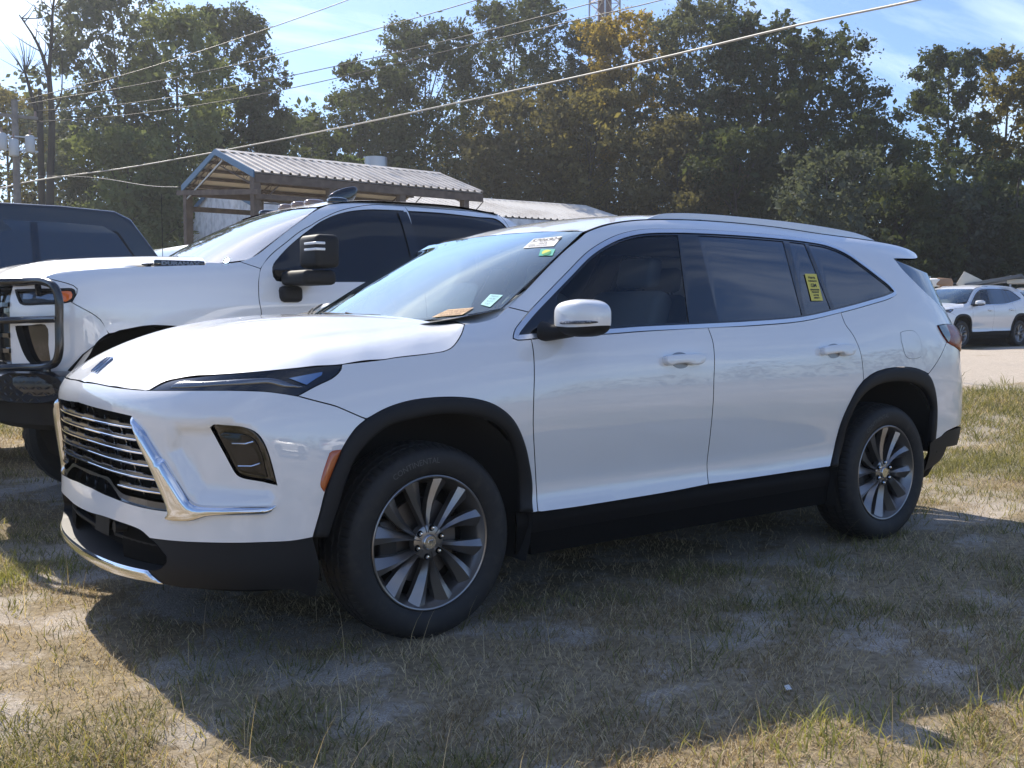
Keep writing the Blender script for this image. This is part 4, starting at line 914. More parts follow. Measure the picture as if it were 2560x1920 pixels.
# wipers and cowl
def cowl():
    V = []; F = []
    aa = np.linspace(-1, 1, 25); A0 = lo_(aa)
    for p in A0: V.append((p[0] + .02, p[1], p[2] - .004))
    for a, p in zip(aa, A0): V.append((p[0] - .16, p[1], p[2] - .03))
    n = len(aa)
    for i in range(n - 1): F.append((i, i+1, n+i+1, n+i))
    mesh_obj('cowl_panel', V, F, trimp, suv)
cowl()
wsl_ = [SW.P(np.array([u]), np.array([z]))[0] for u, z in t_('ws_side')[3:]]
ci = lo_(np.linspace(-1, -.74, len(wsl_))); ci[:, 2] -= .004
V = [tuple(q) for q in wsl_] + [tuple(q) for q in ci]; k_ = len(wsl_)
V = []
for a_, b_ in zip(catmull(wsl_, 4), catmull(ci, 4)):
    V += [tuple(a_ + np.array([0, .004, -.004])), tuple(a_ * .6 + b_ * .4 + np.array([0, 0, .003])), tuple(b_)]
F = []
for i in range(len(V) // 3 - 1):
    for j in range(2): F.append((i*3+j, i*3+j+1, (i+1)*3+j+1, (i+1)*3+j))
o = mesh_obj('cowl_corner', V, F, paint, suv, True); mirror_y(o)
def wiper(a0, a1, t0, t1):
    P3 = [WS.P(np.array([a]), np.array([t]), .018)[0] for a, t in zip(np.linspace(a0, a1, 9), t0 + (t1 - t0) * np.sin(np.linspace(0, math.pi * .5, 9)))]
    w = MB().tube([tuple(p) for p in P3], [.003] + [.0065] * 7 + [.003], 6).build('wiper_blade', trimp, suv)
    q = WS.P(np.array([(a0 + a1) / 2 ]), np.array([t0 * .5 + t1 * .5]), .026)[0]; q2 = WS.P(np.array([a1 + .05]), np.array([-.02]), .01)[0]
    MB().tube([tuple(q), tuple((q + q2) / 2 + np.array([0, 0, .01])), tuple(q2)], [.004, .005, .007], 6).build('wiper_arm', trimp, w)
wiper(.42, -.33, .05, .03); wiper(.98, .62, .04, .03)
# stickers
def ws_sheet(name, px4, m, off=.002, parent=suv):
    V = [WS.P(np.array([a]), np.array([t]), off)[0] for a, t in px4]; return mesh_obj(name, V, [(0, 1, 2, 3)], m, parent, False)
def quad_fn(q, w, h, W, off):
    q = np.array(q, float)   # corners tl, tr, br, bl
    def fn(x, y):
        s = x / w + .5; t = .5 - y / h; p = (q[0] * (1-s) + q[1] * s) * (1-t) + (q[3] * (1-s) + q[2] * s) * t
        return Vector(W.P(np.array([p[0]]), np.array([p[1]]), off)[0])
    return fn
def sheet(name, q, m, W, off, parent): return mesh_obj(name, [W.P(np.array([a]), np.array([b]), off)[0] for a, b in q], [(0, 1, 2, 3)], m, parent, False)
st = t_('sticker'); s1 = sheet('window_sticker', st, paper_y, SW, -.001, suv); fn = quad_fn(st, .44, 1.0, SW, .0)
for txt, y, sz in (('Hertz', .36, .135), ('TURNBACK', .225, .075), ('GM', .06, .18), ('REPURCHASE', -.10, .07), ('PROGRAM', -.185, .07), ('ACCT#', -.30, .075), ('4904517', -.40, .075)):
    text_on('lettering', txt, ink, s1, sz, lambda x, y_, y=y: fn(x, y_ + y), bold=.004, sx=.8)
WP = TRW
def ws_item(key, name, m, off=.003): return sheet(name, WP[key], m, WS, off, suv), quad_fn(WP[key], 1.6, 1.0, WS, off + .001)
s, f = ws_item('lot', 'lot_sticker', paperw); 
for txt, x, y, sz in (('5706924', .05, .24, .46), ('2024', .05, -.12, .24), ('5706924', -.5, -.2, .12), ('BUICK ENCLAVE', -.1, -.36, .13)): text_on('lettering', txt, ink, s, sz, lambda a, b, x=x, y=y: f(a + x, b + y), bold=.004)
s, f = ws_item('green', 'round_sticker', mat('sticker_teal', (.05, .42, .30), .4))
n = 20; 
for k_, (m_, th0, th1) in enumerate(((mat('sticker_yellow', (.65, .62, .05), .4), .6, math.pi + .6), (mat('sticker_green', (.01, .28, .06), .4), math.pi + .6, 2 * math.pi + .6))):
    mesh_obj('sticker_half', [f(.5 * math.cos(a), .42 * math.sin(a) - .05) for a in np.linspace(th0, th1, n)], [tuple(range(n))], m_, s, False)
s, f = ws_item('blue', 'parking_tag', mat('tag_teal', (.25, .62, .62), .5), .003)
for k_ in range(4): text_on('lettering', ['MNOK 42', 'IHRK PRE', 'BLUX 19', 'FL 0327'][k_], mat('tag_ink', (.02, .10, .22), .5) if 'tag_ink' not in MATS else MATS['tag_ink'], s, .2, lambda a, b, k_=k_: f(a * 1.1, b + .33 - k_ * .22))
s, f = ws_item('orange', 'notice_card', paper_o, .004)
for k_, tx in enumerate(('THIS VEHICLE', 'NOT FOR SALE', 'PLEASE SEE')): text_on('lettering', tx, mat('card_ink', (.25, .06, .02), .6) if 'card_ink' not in MATS else MATS['card_ink'], s, .25, lambda a, b, k_=k_: f(a, b + .3 - k_ * .28), bold=.004)
# tyre lettering
for W_ in [w1] + [o for o in suv.children if o.name.startswith('wheel.')]:
    if W_.location.y > 0 or 'well' in W_.name: continue
    def arc(x, y, r0=.330): a = -x / r0 + math.pi / 2 + .25; r = r0 + y; return Vector((r * math.cos(a), -.0212, r * math.sin(a)))
    text_on('tyre_lettering', 'CONTINENTAL', mat('tyre_letter', (.085, .085, .085), .6) if 'tyre_letter' not in MATS else MATS['tyre_letter'], W_, .032, arc)

TRT = {'glassF': [(0.7328, 1.4955), (0.6995, 1.5033), (0.6896, 1.5353), (0.7004, 1.5951), (0.7603, 1.6574), (0.8863, 1.7673), (1.0226, 1.872), (1.1741, 1.9431), (1.3386, 1.9936), (1.5046, 2.0187), (1.6719, 2.0266), (1.818, 2.0293)],
 'glassR': [(1.818, 2.0293), (2.1217, 2.0315), (2.4691, 2.0178), (2.6535, 2.0158), (2.6804, 1.999)],
 'bpil': [(1.818, 2.0293), (1.7901, 1.9069), (1.779, 1.7829)],
 'bpil2': [(1.6859, 2.0224), (1.6723, 1.9012), (1.666, 1.7599)],
 'door': [(1.8601, 2.0762), (1.5931, 2.0631), (1.3521, 2.0187), (1.1835, 1.9625), (0.9694, 1.8606), (0.8284, 1.7563), (0.6923, 1.6553), (0.615, 1.5758), (0.5851, 1.4827), (0.5757, 1.3661), (0.5839, 1.304)],
 'doortop2': [(1.8601, 2.0762), (2.1593, 2.0688), (2.7321, 2.0626)],
 'ws': [(1.1477, 2.0148), (1.0201, 1.9557), (0.8685, 1.8471), (0.7175, 1.7349), (0.6137, 1.666), (0.4952, 1.6179), (0.4105, 1.6069), (0.2498, 1.604)],
 'gap': [(-0.7585, 1.5022), (-0.6811, 1.5294), (-0.5062, 1.5454), (-0.295, 1.5614), (-0.1084, 1.5739), (0.2444, 1.5918)],
 'lamp': [(-0.9529, 1.4288), (-0.8407, 1.4299), (-0.7668, 1.4308), (-0.6371, 1.4327), (-0.5635, 1.4322), (-0.5501, 1.4208), (-0.5496, 1.3871), (-0.5591, 1.3656), (-0.6204, 1.3467), (-0.7294, 1.3414), (-0.8893, 1.3437), (-0.9208, 1.381)],
 'amb': [(-0.6326, 1.4172), (-0.576, 1.4173), (-0.566, 1.4072), (-0.57, 1.375), (-0.6172, 1.3534)],
 'slot': [(-0.9373, 1.2152), (-0.8226, 1.2177), (-0.7173, 1.2193), (-0.7105, 1.0984), (-0.7088, 0.9904), (-0.8256, 0.9961), (-0.8684, 1.043), (-0.9122, 1.1374)],
 'seam': [(-0.5686, 1.3535), (-0.4163, 1.2539), (-0.373, 1.171)],
 'arch': [(-0.4479, 1.104), (-0.4159, 1.1409), (-0.373, 1.1724), (-0.3143, 1.1875), (-0.2479, 1.2002), (-0.1758, 1.2139), (-0.121, 1.2182)],
 'rooftop': [(1.2009, 2.0642), (1.3406, 2.1027), (1.6824, 2.1342), (2.3293, 2.1518), (2.8878, 2.108), (2.9538, 2.068)]}

TRUCK_PLAN = [(-.90,0),(-.895,-.3),(-.865,-.52),(-.80,-.68),(-.72,-.80),(-.62,-.89),(-.50,-.955),(-.35,-1.0),(-.1,-1.025),(.5,-1.03),(1,-1.03),(2,-1.03),(3,-1.03),(4,-1.03),(5,-1.03),(5.35,-1.02),(5.43,-.93),(5.45,-.5),(5.45,0)]
_CAB = [(.5,.03),(.8,.0),(1.1,.0),(1.3,.01),(1.42,.03),(1.5,.055),(1.6,.095),(1.8,.175),(1.95,.245),(2.02,.29),(2.07,.35),(2.10,.44),(2.2,.8)]
TRUCK_ST = [
 (-1.6,[(.5,.1),(.8,.02),(1.1,.0),(1.3,.0),(1.42,.02),(1.5,.06),(1.6,.2),(2.2,1.)]),
 (-.6,[(.5,.06),(.8,.02),(1.1,.0),(1.3,.0),(1.42,.015),(1.5,.05),(1.56,.12),(1.65,.25),(2.2,1.)]),
 (-.1,[(.5,.03),(.8,.0),(1.1,.0),(1.3,.005),(1.42,.018),(1.5,.04),(1.56,.08),(1.61,.14),(1.7,.3),(2.2,1.)]),
 (.35,[(.5,.03),(.8,.0),(1.1,.0),(1.3,.01),(1.42,.025),(1.5,.045),(1.57,.08),(1.63,.14),(1.75,.30),(2.2,.9)]),
 (.7,[(.5,.03),(.8,.0),(1.1,.0),(1.3,.01),(1.42,.03),(1.5,.055),(1.6,.095),(1.7,.165),(1.8,.24),(1.95,.38),(2.2,.8)]),
 (1.1,[(.5,.03),(.8,.0),(1.1,.0),(1.3,.01),(1.42,.03),(1.5,.055),(1.6,.095),(1.8,.175),(1.92,.245),(2.0,.33),(2.05,.42),(2.2,.8)]),
 (1.5,_CAB),(2.4,_CAB),
 (2.75,[(.5,.03),(.8,.0),(1.1,.0),(1.3,.01),(1.42,.03),(1.5,.055),(1.6,.095),(1.8,.175),(1.95,.25),(2.0,.30),(2.05,.38),(2.2,.8)]),
]

# ---------------------------------------------------------------- the white pickup behind it
TW = Wrap(TRUCK_PLAN, 0., TRUCK_ST, (.45, 2.25))
truck = empty('pickup_truck', (0, 2.95, 0), 0, 'white pickup with black tube grille guard and big black towing mirror, behind the SUV', 'pickup truck')
g_ = lambda k: list(TRT[k])
ta = TW.ua
lampP = outline([g_('lamp') + [g_('lamp')[0]]], .02, 4); slotP = outline([g_('slot') + [g_('slot')[0]]], .03, 3)
uL = g_('lamp')[0][0] - .03
archL = [(-.63, .62), (-.60, .80), (-.53, .97), (-.475, 1.05)] + g_('arch'); archR = [(.06, 1.205), (.18, 1.17), (.29, 1.10), (.36, 1.0), (.40, .86), (.42, .62)]
K = dict(step=.06, bstep=.03)
panel('front_fascia', TW, [[(uL, 1.475), g_('gap')[0]], [g_('gap')[0], (g_('lamp')[5][0] + .012, g_('lamp')[5][1] + .01), g_('seam')[0]], g_('seam'), [g_('seam')[-1]] + g_('arch')[:2][::-1] + archL[3::-1], [(-.63, .62), (-.8, .80), (uL, .86)], [(uL, .86), (uL, 1.475)]], paint, truck, mirror=True, holes=[lampP, slotP], **K)
panel('front_fender', TW, [g_('gap'), [g_('gap')[-1]] + g_('ws')[-1:-4:-1], [g_('ws')[5], g_('door')[7]], g_('door')[7:] + [(.57, .62)], [(.57, .62), (.42, .62)], archR[::-1] + [g_('arch')[-1]], g_('arch')[:2:-1], [g_('arch')[3]] + g_('seam')[::-1], [g_('seam')[0], (g_('lamp')[5][0] + .012, g_('lamp')[5][1] + .01), g_('gap')[0]]], paint, truck, mirror=True, **K)
lp, lpm = panel('headlamp', TW, lampP, smoke, truck, off=-.004, gap=.002, mirror=True, **K)
rimP = offset_poly(lampP, .012)
for q in (lp, lpm): panel('lamp_bezel', TW, lampP, trimp, q, off=.003, gap=0, thick=.004, holes=[rimP], step=.03)
am_ = outline([g_('amb') + [g_('amb')[0]]], .02, 3)
for q in (lp, lpm):
    panel('indicator_lens', TW, am_, mat('indicator_orange', (.75, .16, .03), .15, coat=1) if 'indicator_orange' not in MATS else MATS['indicator_orange'], q, off=.001, dome=(.006, .02), gap=0, step=.03)
    c0 = lampP.mean(0); panel('lamp_reflector', TW, np.array([(c0[0] - .13, 1.372), (c0[0] + .08, 1.366), (c0[0] + .08, 1.40), (c0[0] - .13, 1.405)]), lamp_silver, q, off=.001, thick=0, gap=0, step=.03)
panel('bumper_slot', TW, slotP, gloss, truck, off=-.05, gap=0, mirror=True, **K)
tr_ = []
V = []; F = []; n = len(slotP); a = TW.P(slotP[:, 0], slotP[:, 1]); nn = TW.Nrm(slotP[:, 0], slotP[:, 1])
for k in (-.002, -.05): V += list(a + nn * k)
o = mesh_obj('slot_frame', V, [(i, (i+1) % n, n + (i+1) % n, n + i) for i in range(n)], trimp, truck); mirror_y(o)
gp_ = np.array([(ta, .9), (uL, .9), (uL, 1.47), (ta, 1.47)]); panel('grille', TW, outline([[(ta, .9), (uL, .9)], [(uL, .9), (uL, 1.47)], [(uL, 1.47), (ta, 1.47)]], .05), gloss, truck, off=-.02, both='front', step=.08)
for z in (.98, 1.07, 1.16, 1.25, 1.34, 1.42):
    V = []; F = []; us = np.linspace(ta - (uL - ta), uL, 24)
    for u in us:
        for dz, of in ((-.018, -.018), (-.012, .012), (.012, .012), (.018, -.018)):
            q = TW.P(np.array([u]), np.array([z + dz]), of)[0]; V.append(tuple(q))
    for i in range(23):
        for j in range(3): F.append((i*4+j, (i+1)*4+j, (i+1)*4+j+1, i*4+j+1))
    mesh_obj('grille_bar', V, F, gloss, truck, False)
gF = outline([g_('glassF'), [g_('glassF')[-1]] + g_('bpil')[1:] + [(1.79, 1.51)], [(1.79, 1.51), g_('glassF')[0]]], .03)
rr_ = g_('glassR'); xe = rr_[-1][0]
gR = outline([[(1.84, 1.51), (1.835, 1.78), (1.835, 2.0), rr_[0]] if False else [(1.845, 1.51), (1.84, 1.78), (rr_[0][0] + .02, rr_[0][1])], [(rr_[0][0] + .02, rr_[0][1])] + rr_[1:], [rr_[-1], (rr_[-1][0] + .03, 1.95), (rr_[-1][0] + .06, 1.56), (rr_[-1][0] + .03, 1.52)], [(rr_[-1][0] + .03, 1.52), (1.845, 1.51)]], .03)
fd, fdm = panel('front_door', TW, [g_('door') + [(.57, .62)], [(.57, .62), (1.84, .62)], [(1.84, .62), (1.83, 1.5), g_('door')[0]]], paint, truck, mirror=True, holes=[gF], **K)
dr = g_('doortop2'); panel('rear_door', TW, [[(1.84, .62), (2.78, .62)], [(2.78, .62), (2.80, 1.5), (2.74, 1.9), (dr[-1][0], dr[-1][1])], dr[::-1], [dr[0], (1.83, 1.5), (1.84, .62)]], paint, truck, mirror=True, holes=[gR], **K)
tint = mat('tinted_glass', (.004, .005, .006), .04, spec=.8)
panel('front_window', TW, gF, tint, truck, off=-.006, thick=0, gap=0, mirror=True, **K); panel('rear_window', TW, gR, tint, truck, off=-.006, thick=0, gap=0, mirror=True, **K)
dl = g_('door'); wsl = g_('ws')
panel('cab_frame', TW, [[dl[7], wsl[5]], wsl[5::-1], [wsl[0], (1.3, 2.065), (1.5, 2.092), (1.9, 2.105), (2.4, 2.10), (2.68, 2.075)], [(2.68, 2.075), (2.82, 1.99), (2.86, 1.5), (2.84, .62)], [(2.84, .62), (2.78, .62)], [(2.78, .62), (2.80, 1.5), (2.74, 1.9), dr[-1]], dr[::-1], dl[:8]], paint, truck, mirror=True, **K)
panel('cargo_bed_side', TW, [[(2.90, .62), (5.3, .62)], [(5.3, .62), (5.3, 1.45)], [(5.3, 1.45), (2.90, 1.45)], [(2.90, 1.45), (2.90, .62)]], paint, truck, mirror=True, step=.3, bstep=.1)
panel('window_pillar', TW, outline([[(1.775, 1.515), (1.87, 1.515)], [(1.87, 1.515), (1.855, 1.8), (1.84, 2.02)], [(1.84, 2.02), (1.76, 2.02)], [(1.76, 2.02), (1.77, 1.8), (1.775, 1.515)]], .04), gloss, truck, off=.003, gap=0, thick=.004, mirror=True)
# bonnet, windscreen, roof
E3_ = [TW.P(np.array([u]), np.array([z]))[0] for u, z in g_('gap')]
hp = [tuple(q) for q in E3_] + row(0, [(-.88, 1.49), (-.8, 1.545), (-.6, 1.60), (-.3, 1.635), (0, 1.655), (.3, 1.665), (.42, 1.665)]) + row(.45, [(-.86, 1.485), (-.75, 1.55), (-.5, 1.605), (-.2, 1.635), (.1, 1.655), (.42, 1.665)]) + row(.62, [(-.8, 1.485), (-.65, 1.53), (-.4, 1.575), (-.1, 1.60), (.2, 1.625), (.4, 1.64)])
def cr2(x, y): return -.016 * (1 / (1 + np.exp(np.clip(-(y - .50) / .02, -30, 30))))
TH = Height(hp, [cr2]); ed = outline([[(-.905, 0), (-.895, -.3), (-.86, -.52), (-.79, -.67), (E3_[0][0] - .05, E3_[0][1] + .0)], [(q[0], q[1] + .026) for q in E3_], [(E3_[-1][0], E3_[-1][1] + .026), (.34, -.75), (.42, -.4), (.44, 0)]], .04)
Q = ed[::-1].copy(); Q[:, 1] *= -1; bn = panel('bonnet', TH, np.vstack([ed, Q[1:-1]]), paint, truck, step=.06, gap=.001)
def on_h(x, y, o=.0): return tuple(TH.P(np.array([x]), np.array([y]), o)[0])
V = [on_h(-.16, -.60, .004), on_h(.30, -.62, .004), on_h(.36, -.80, .004), on_h(.0, -.80, .004)]
mesh_obj('bonnet_scoop', V, [(0, 3, 2, 1)], trimp, bn, False)
for k in range(8): MB().box(tuple(np.array(on_h(-.04 + k * .045, -.70, .008)) + [-.012, -.055, -.006]), tuple(np.array(on_h(-.04 + k * .045, -.70, .008)) + [.012, .055, .014])).build('vent_fin', trimp, bn)
zb0 = on_h(.13, -.78)[2]; MB().box((-.02, -.80, zb0 - .004), (.30, -.765, zb0 + .040)).build('engine_badge', gloss, bn, bevel=.008)
text_on('badge_lettering', 'DURAMAX', mat('badge_letter_grey', (.22, .24, .27), .5), bn, .040, lambda x, y: Vector((.14 + x * 1.25, -.803, zb0 + .019 + y * .8)), bold=.002)
for k in range(5): V = [on_h(-.66 + k * .045, y, .006) for y in (-.34, -.12)] + [on_h(-.635 + k * .045, y, .006) for y in (-.12, -.34)]; mesh_obj('bonnet_louvre', V, [(0, 1, 2, 3)], gloss, bn, False)
def tlo(a): a = np.asarray(a, float); b = abs(a); return np.stack([.30 + .26 * b ** 2.5, .895 * a, 1.60 + .035 * b ** 3], -1)
def thi(a): a = np.asarray(a, float); b = abs(a); return np.stack([1.13 + .02 * b, .685 * a, 2.035 - .022 * b ** 2], -1)
class TWS(WS_): pass
TWN = TWS(tlo, thi, .035)
twg = glass_mat('truck_windscreen', (.26, .33, .32), 2.4)
panel('windscreen', TWN, rectp(-.995, .995, 0, .995), twg, truck, gap=0, thick=0, step=.08)
panel('windscreen_border', TWN, rectp(-1, 1, 0, 1), frit, truck, off=-.002, gap=0, thick=0, step=.06, holes=[rectp(-.96, .96, .05, .94)])
rp2 = row(.68, [(1.15, 2.02), (1.3, 2.058), (1.5, 2.085), (1.9, 2.098), (2.4, 2.092), (2.72, 2.06)]) + row(0, [(1.13, 2.035), (1.3, 2.085), (1.5, 2.115), (1.9, 2.135), (2.4, 2.13), (2.72, 2.095)]) + row(.4, [(1.13, 2.03), (1.3, 2.08), (1.5, 2.11), (1.9, 2.13), (2.4, 2.125), (2.72, 2.09)])
TR2 = Height(rp2); ed = outline([[(1.135, 0), (1.145, -.4), (1.16, -.66)], [(1.16, -.66), (1.5, -.655), (2.4, -.655), (2.72, -.655)], [(2.72, -.655), (2.74, 0)]], .05); Q = ed[::-1].copy(); Q[:, 1] *= -1
rf = panel('roof', TR2, np.vstack([ed, Q[1:-1]]), paint, truck, step=.08, gap=0)
def on_r(x, y, o=0.): return np.array(TR2.P(np.array([x]), np.array([y]), o)[0])
clear = mat('clearance_lens', (.25, .16, .12), .2, coat=1)
for y in (-.22, 0.0, .22, -.58, .58):
    q = on_r(1.36, y); V, F = superell(q + [0, 0, .0], (.075, .05, .03), .6, 14, 8); mesh_obj('clearance_lamp', V, F, clear if abs(y) < .5 else gloss, truck, True)
q = on_r(1.62, -.1); V, F = superell((0, 0, 0), (1, 1, 1), .8, 16, 10)
V = [(q[0] + x * .11 + (z + 1) * .045 * (1), q[1] + y * .035 * (1 - .4 * (z + 1) / 2), q[2] + .06 + z * .065 * (1 + .4 * x)) for x, y, z in V]; mesh_obj('roof_antenna', V, F, gloss, truck, True)
mb = MB(); mb.box((.5, -.98, .45), (5.2, .98, .62)); mb.box((2.9, -.95, .6), (5.2, .95, 1.3)); mb.box((.6, -.9, .6), (2.8, .9, 1.2)); mb.box((-.55, -.55, .55), (.5, .55, 1.3)); mb.build('underbody', matte, truck)
mb = MB(); mb.prism([(.45, 1.55), (.75, 1.57), (.95, 1.5), (.95, 1.1), (.45, 1.1)], 1, -.85, .85); mb.build('dashboard', it, truck)
mb = MB(); mb.prism([(1.35, 1.2), (1.5, 1.2), (1.65, 1.75), (1.5, 1.8)], 1, -.65, -.15); mb.prism([(1.35, 1.2), (1.5, 1.2), (1.65, 1.75), (1.5, 1.8)], 1, .15, .65); mb.build('seat_backs', cloth, truck, bevel=.03)
# towing mirror: upright head on a long arm with a lower foot
tm = MB().box((.71, -1.06, 1.36), (.86, -.955, 1.465)).build('towing_mirror', trimp, truck, bevel=.03)
MB().box((.73, -1.33, 1.468), (.96, -.97, 1.562)).build('mirror_arm', trimp, tm, bevel=.03)
MB().box((.80, -1.36, 1.575), (.97, -1.10, 1.785)).build('mirror_head', trimp, tm, bevel=.035, seg=3)
for z in (1.682, 1.720): MB().box((.792, -1.365, z), (.86, -1.20, z + .016)).build('mirror_lamp_bar', mat('white_reflector', (.75, .76, .78), .25) if 'white_reflector' not in MATS else MATS['white_reflector'], tm, bevel=.004)
mirror_y(tm)
# grille guard
GUARD = [(-0.88, -0.67, 1.471), (-0.77, -0.759, 1.475), (-0.7, -0.923, 1.471), (-0.67, -1.02, 1.44), (-0.655, -1.045, 1.38), (-0.655, -1.045, 1.225), (-0.66, -1.045, 1.07), (-0.67, -1.01, 1.014), (-0.7, -0.89, .985), (-0.77, -0.72, 0.975), (-0.88, -0.61, 0.968)]
MID = [(-0.88, -0.637, 1.246), (-0.77, -0.73, 1.251), (-0.665, -1.05, 1.257)]
steel = mat('guard_black_steel', (.014, .014, .016), .22, coat=.6, coat_rough=.15)
gd = MB(); C_ = catmull([(-1.0, .0, 1.471), (-.985, -.35, 1.471)] + GUARD + [(-.985, -.35, .968), (-1.0, 0, .968)], 8); gd.tube([tuple(q) for q in C_], .024, 10, cap=False)
M_ = catmull([(-1.0, 0, 1.246), (-.985, -.35, 1.246)] + MID, 6); gd.tube([tuple(q) for q in M_], .021, 10)
gd.tube([(-.69, -.90, .985), (-.70, -.90, .90)], .022, 8); gd.tube([(-.985, -.35, 1.47), (-.985, -.35, .9)], .024, 8); gd.tube([(-.72, -.86, 1.46), (-.70, -.80, 1.40)], .018, 6)
go_ = gd.build('grille_guard', steel, truck, auto=1.0); mirror_y(go_)
# ranch bumper with tread-plate steps and valance
bp = [(-1.0, 0), (-.99, -.4), (-.90, -.68), (-.80, -.88), (-.68, -1.0), (-.60, -1.04)]
def wallstrip(pts, prof, name, m, parent):
    V = []; F = []; C_ = catmull(pts, 6); k = len(prof)
    t = np.gradient(C_, axis=0); t /= np.linalg.norm(t, axis=1)[:, None]; nr = np.stack([t[:, 1], -t[:, 0]], 1)
    if nr[0, 0] > 0: nr = -nr
    for q, n_ in zip(C_, nr):
        for o_, z in prof: V.append((q[0] + n_[0] * o_, q[1] + n_[1] * o_, z))
    for i in range(len(C_) - 1):
        for j in range(k): F.append((i*k+j, (i+1)*k+j, (i+1)*k+(j+1)%k, i*k+(j+1)%k))
    F.append(tuple((len(C_)-1)*k + j for j in range(k))); o = mesh_obj(name, V, F, m, parent, True); bm = bmesh.new(); bm.from_mesh(o.data); bmesh.ops.recalc_face_normals(bm, faces=bm.faces)
    for e in bm.edges: e.smooth = not (len(e.link_faces) == 2 and e.calc_face_angle(0) > .6)
    bm.to_mesh(o.data); bm.free(); return o
b_ = wallstrip(bp, [(-.15, .955), (-.02, .955), (.03, .93), (.04, .88), (.03, .80), (-.02, .77), (-.15, .77)], 'steel_bumper', steel, truck)
mirror_y(b_)
v_ = wallstrip([(-.90, 0), (-.88, -.4), (-.82, -.64), (-.74, -.84), (-.66, -.93)], [(-.1, .78), (0, .78), (-.02, .64), (-.1, .60)], 'bumper_valance', trimp, truck); mirror_y(v_)
# tread plate on the bumper corner: raised lozenges
cc = catmull(bp, 30); Ls = np.concatenate([[0], np.cumsum(np.linalg.norm(np.diff(cc, axis=0), axis=1))]); Lt = Ls[-1]
def onb(s, z, o): 
    x = np.interp(s, Ls, cc[:, 0]); y = np.interp(s, Ls, cc[:, 1]); x2 = np.interp(s + .01, Ls, cc[:, 0]); y2 = np.interp(s + .01, Ls, cc[:, 1]); t = np.array([x2 - x, y2 - y]) if s < Lt - .01 else np.array([.08, -.04]); t = t / np.linalg.norm(t); return (x + t[1] * o, y - t[0] * o, z)
pl = MB(); N_ = 20; V = []; 
for a in np.linspace(0, 2 * math.pi, N_, endpoint=False): V.append(onb(Lt - .24 + .20 * math.copysign(abs(math.cos(a)) ** .6, math.cos(a)), .865 + .085 * math.copysign(abs(math.sin(a)) ** .7, math.sin(a)), .048))
pl.add(V, [tuple(range(N_))]); pl.build('step_plate', trimp, b_)
lz = MB()
for i in range(9):
    for j in range(5):
        s, z = Lt - .24 + (i - 4) * .042, .865 + (j - 2) * .034
        if ((s - Lt + .24) / .19) ** 2 + ((z - .865) / .082) ** 2 > 1: continue
        d = 1 if (i + j) % 2 else -1; a, b = (s - .014, z - .010 * d), (s + .014, z + .010 * d); nx, nz = -.004 * d * .6, .005
        lz.add([onb(a[0], a[1], .049), onb(s + nx, z + nz, .053), onb(b[0], b[1], .049), onb(s - nx, z - nz, .053)], [(0, 1, 2, 3)])
o = lz.build('tread_pattern', steel, b_); o['kind'] = 'stuff'
# wheels and wells
tw_m = mat('truck_rim', (.35, .35, .36), .3, metal=.9)
def twheel(x, y, steer=0, fl=False):
    w = lathe('wheel', [(.0, .05), (.10, .05), (.13, .02), (.20, .06), (.235, .0), (.25, .0), (.25, .2)], 32, tw_m, truck, auto=.5); w.location = (x, y, .44); w.rotation_euler = (0, 0, (math.pi if fl else 0) + steer)
    lathe('tyre', [(.25, .0), (.30, -.015), (.37, -.02), (.42, -.005), (.44, .03), (.447, .08), (.436, .085), (.436, .10), (.448, .105), (.448, .17), (.436, .175), (.436, .19), (.447, .195), (.44, .25), (.40, .28), (.3, .28), (.25, .22)], 96, rubber, w, rmod=lambda r, h, th, j: r - (.012 if 4 <= j <= 5 and int(th / 2 / math.pi * 96 + .5) % 3 == 0 else 0) - (.012 if 8 <= j <= 9 and int(th / 2 / math.pi * 96 + .5) % 4 == 0 else 0), auto=.5); return w
twheel(.0, -.955, 0); twheel(.0, .955, 0, True); twheel(3.9, -.97); twheel(3.9, .97, 0, True)
V = []; F = []; n = 21
for i in range(n):
    th = math.pi * (-.15 + 1.3 * i / (n - 1))
    for y in (-.99, -.5): V.append((-.1 + .56 * math.cos(th), y, .68 + .54 * math.sin(th)))
for i in range(n - 1): F.append((2*i, 2*i+2, 2*i+3, 2*i+1))
V.append((-.1, -.5, .6)); F += [(2*i+1, 2*i+3, 2*n) for i in range(n - 1)]
o = mesh_obj('wheel_well', V, F, matte, truck); mirror_y(o)

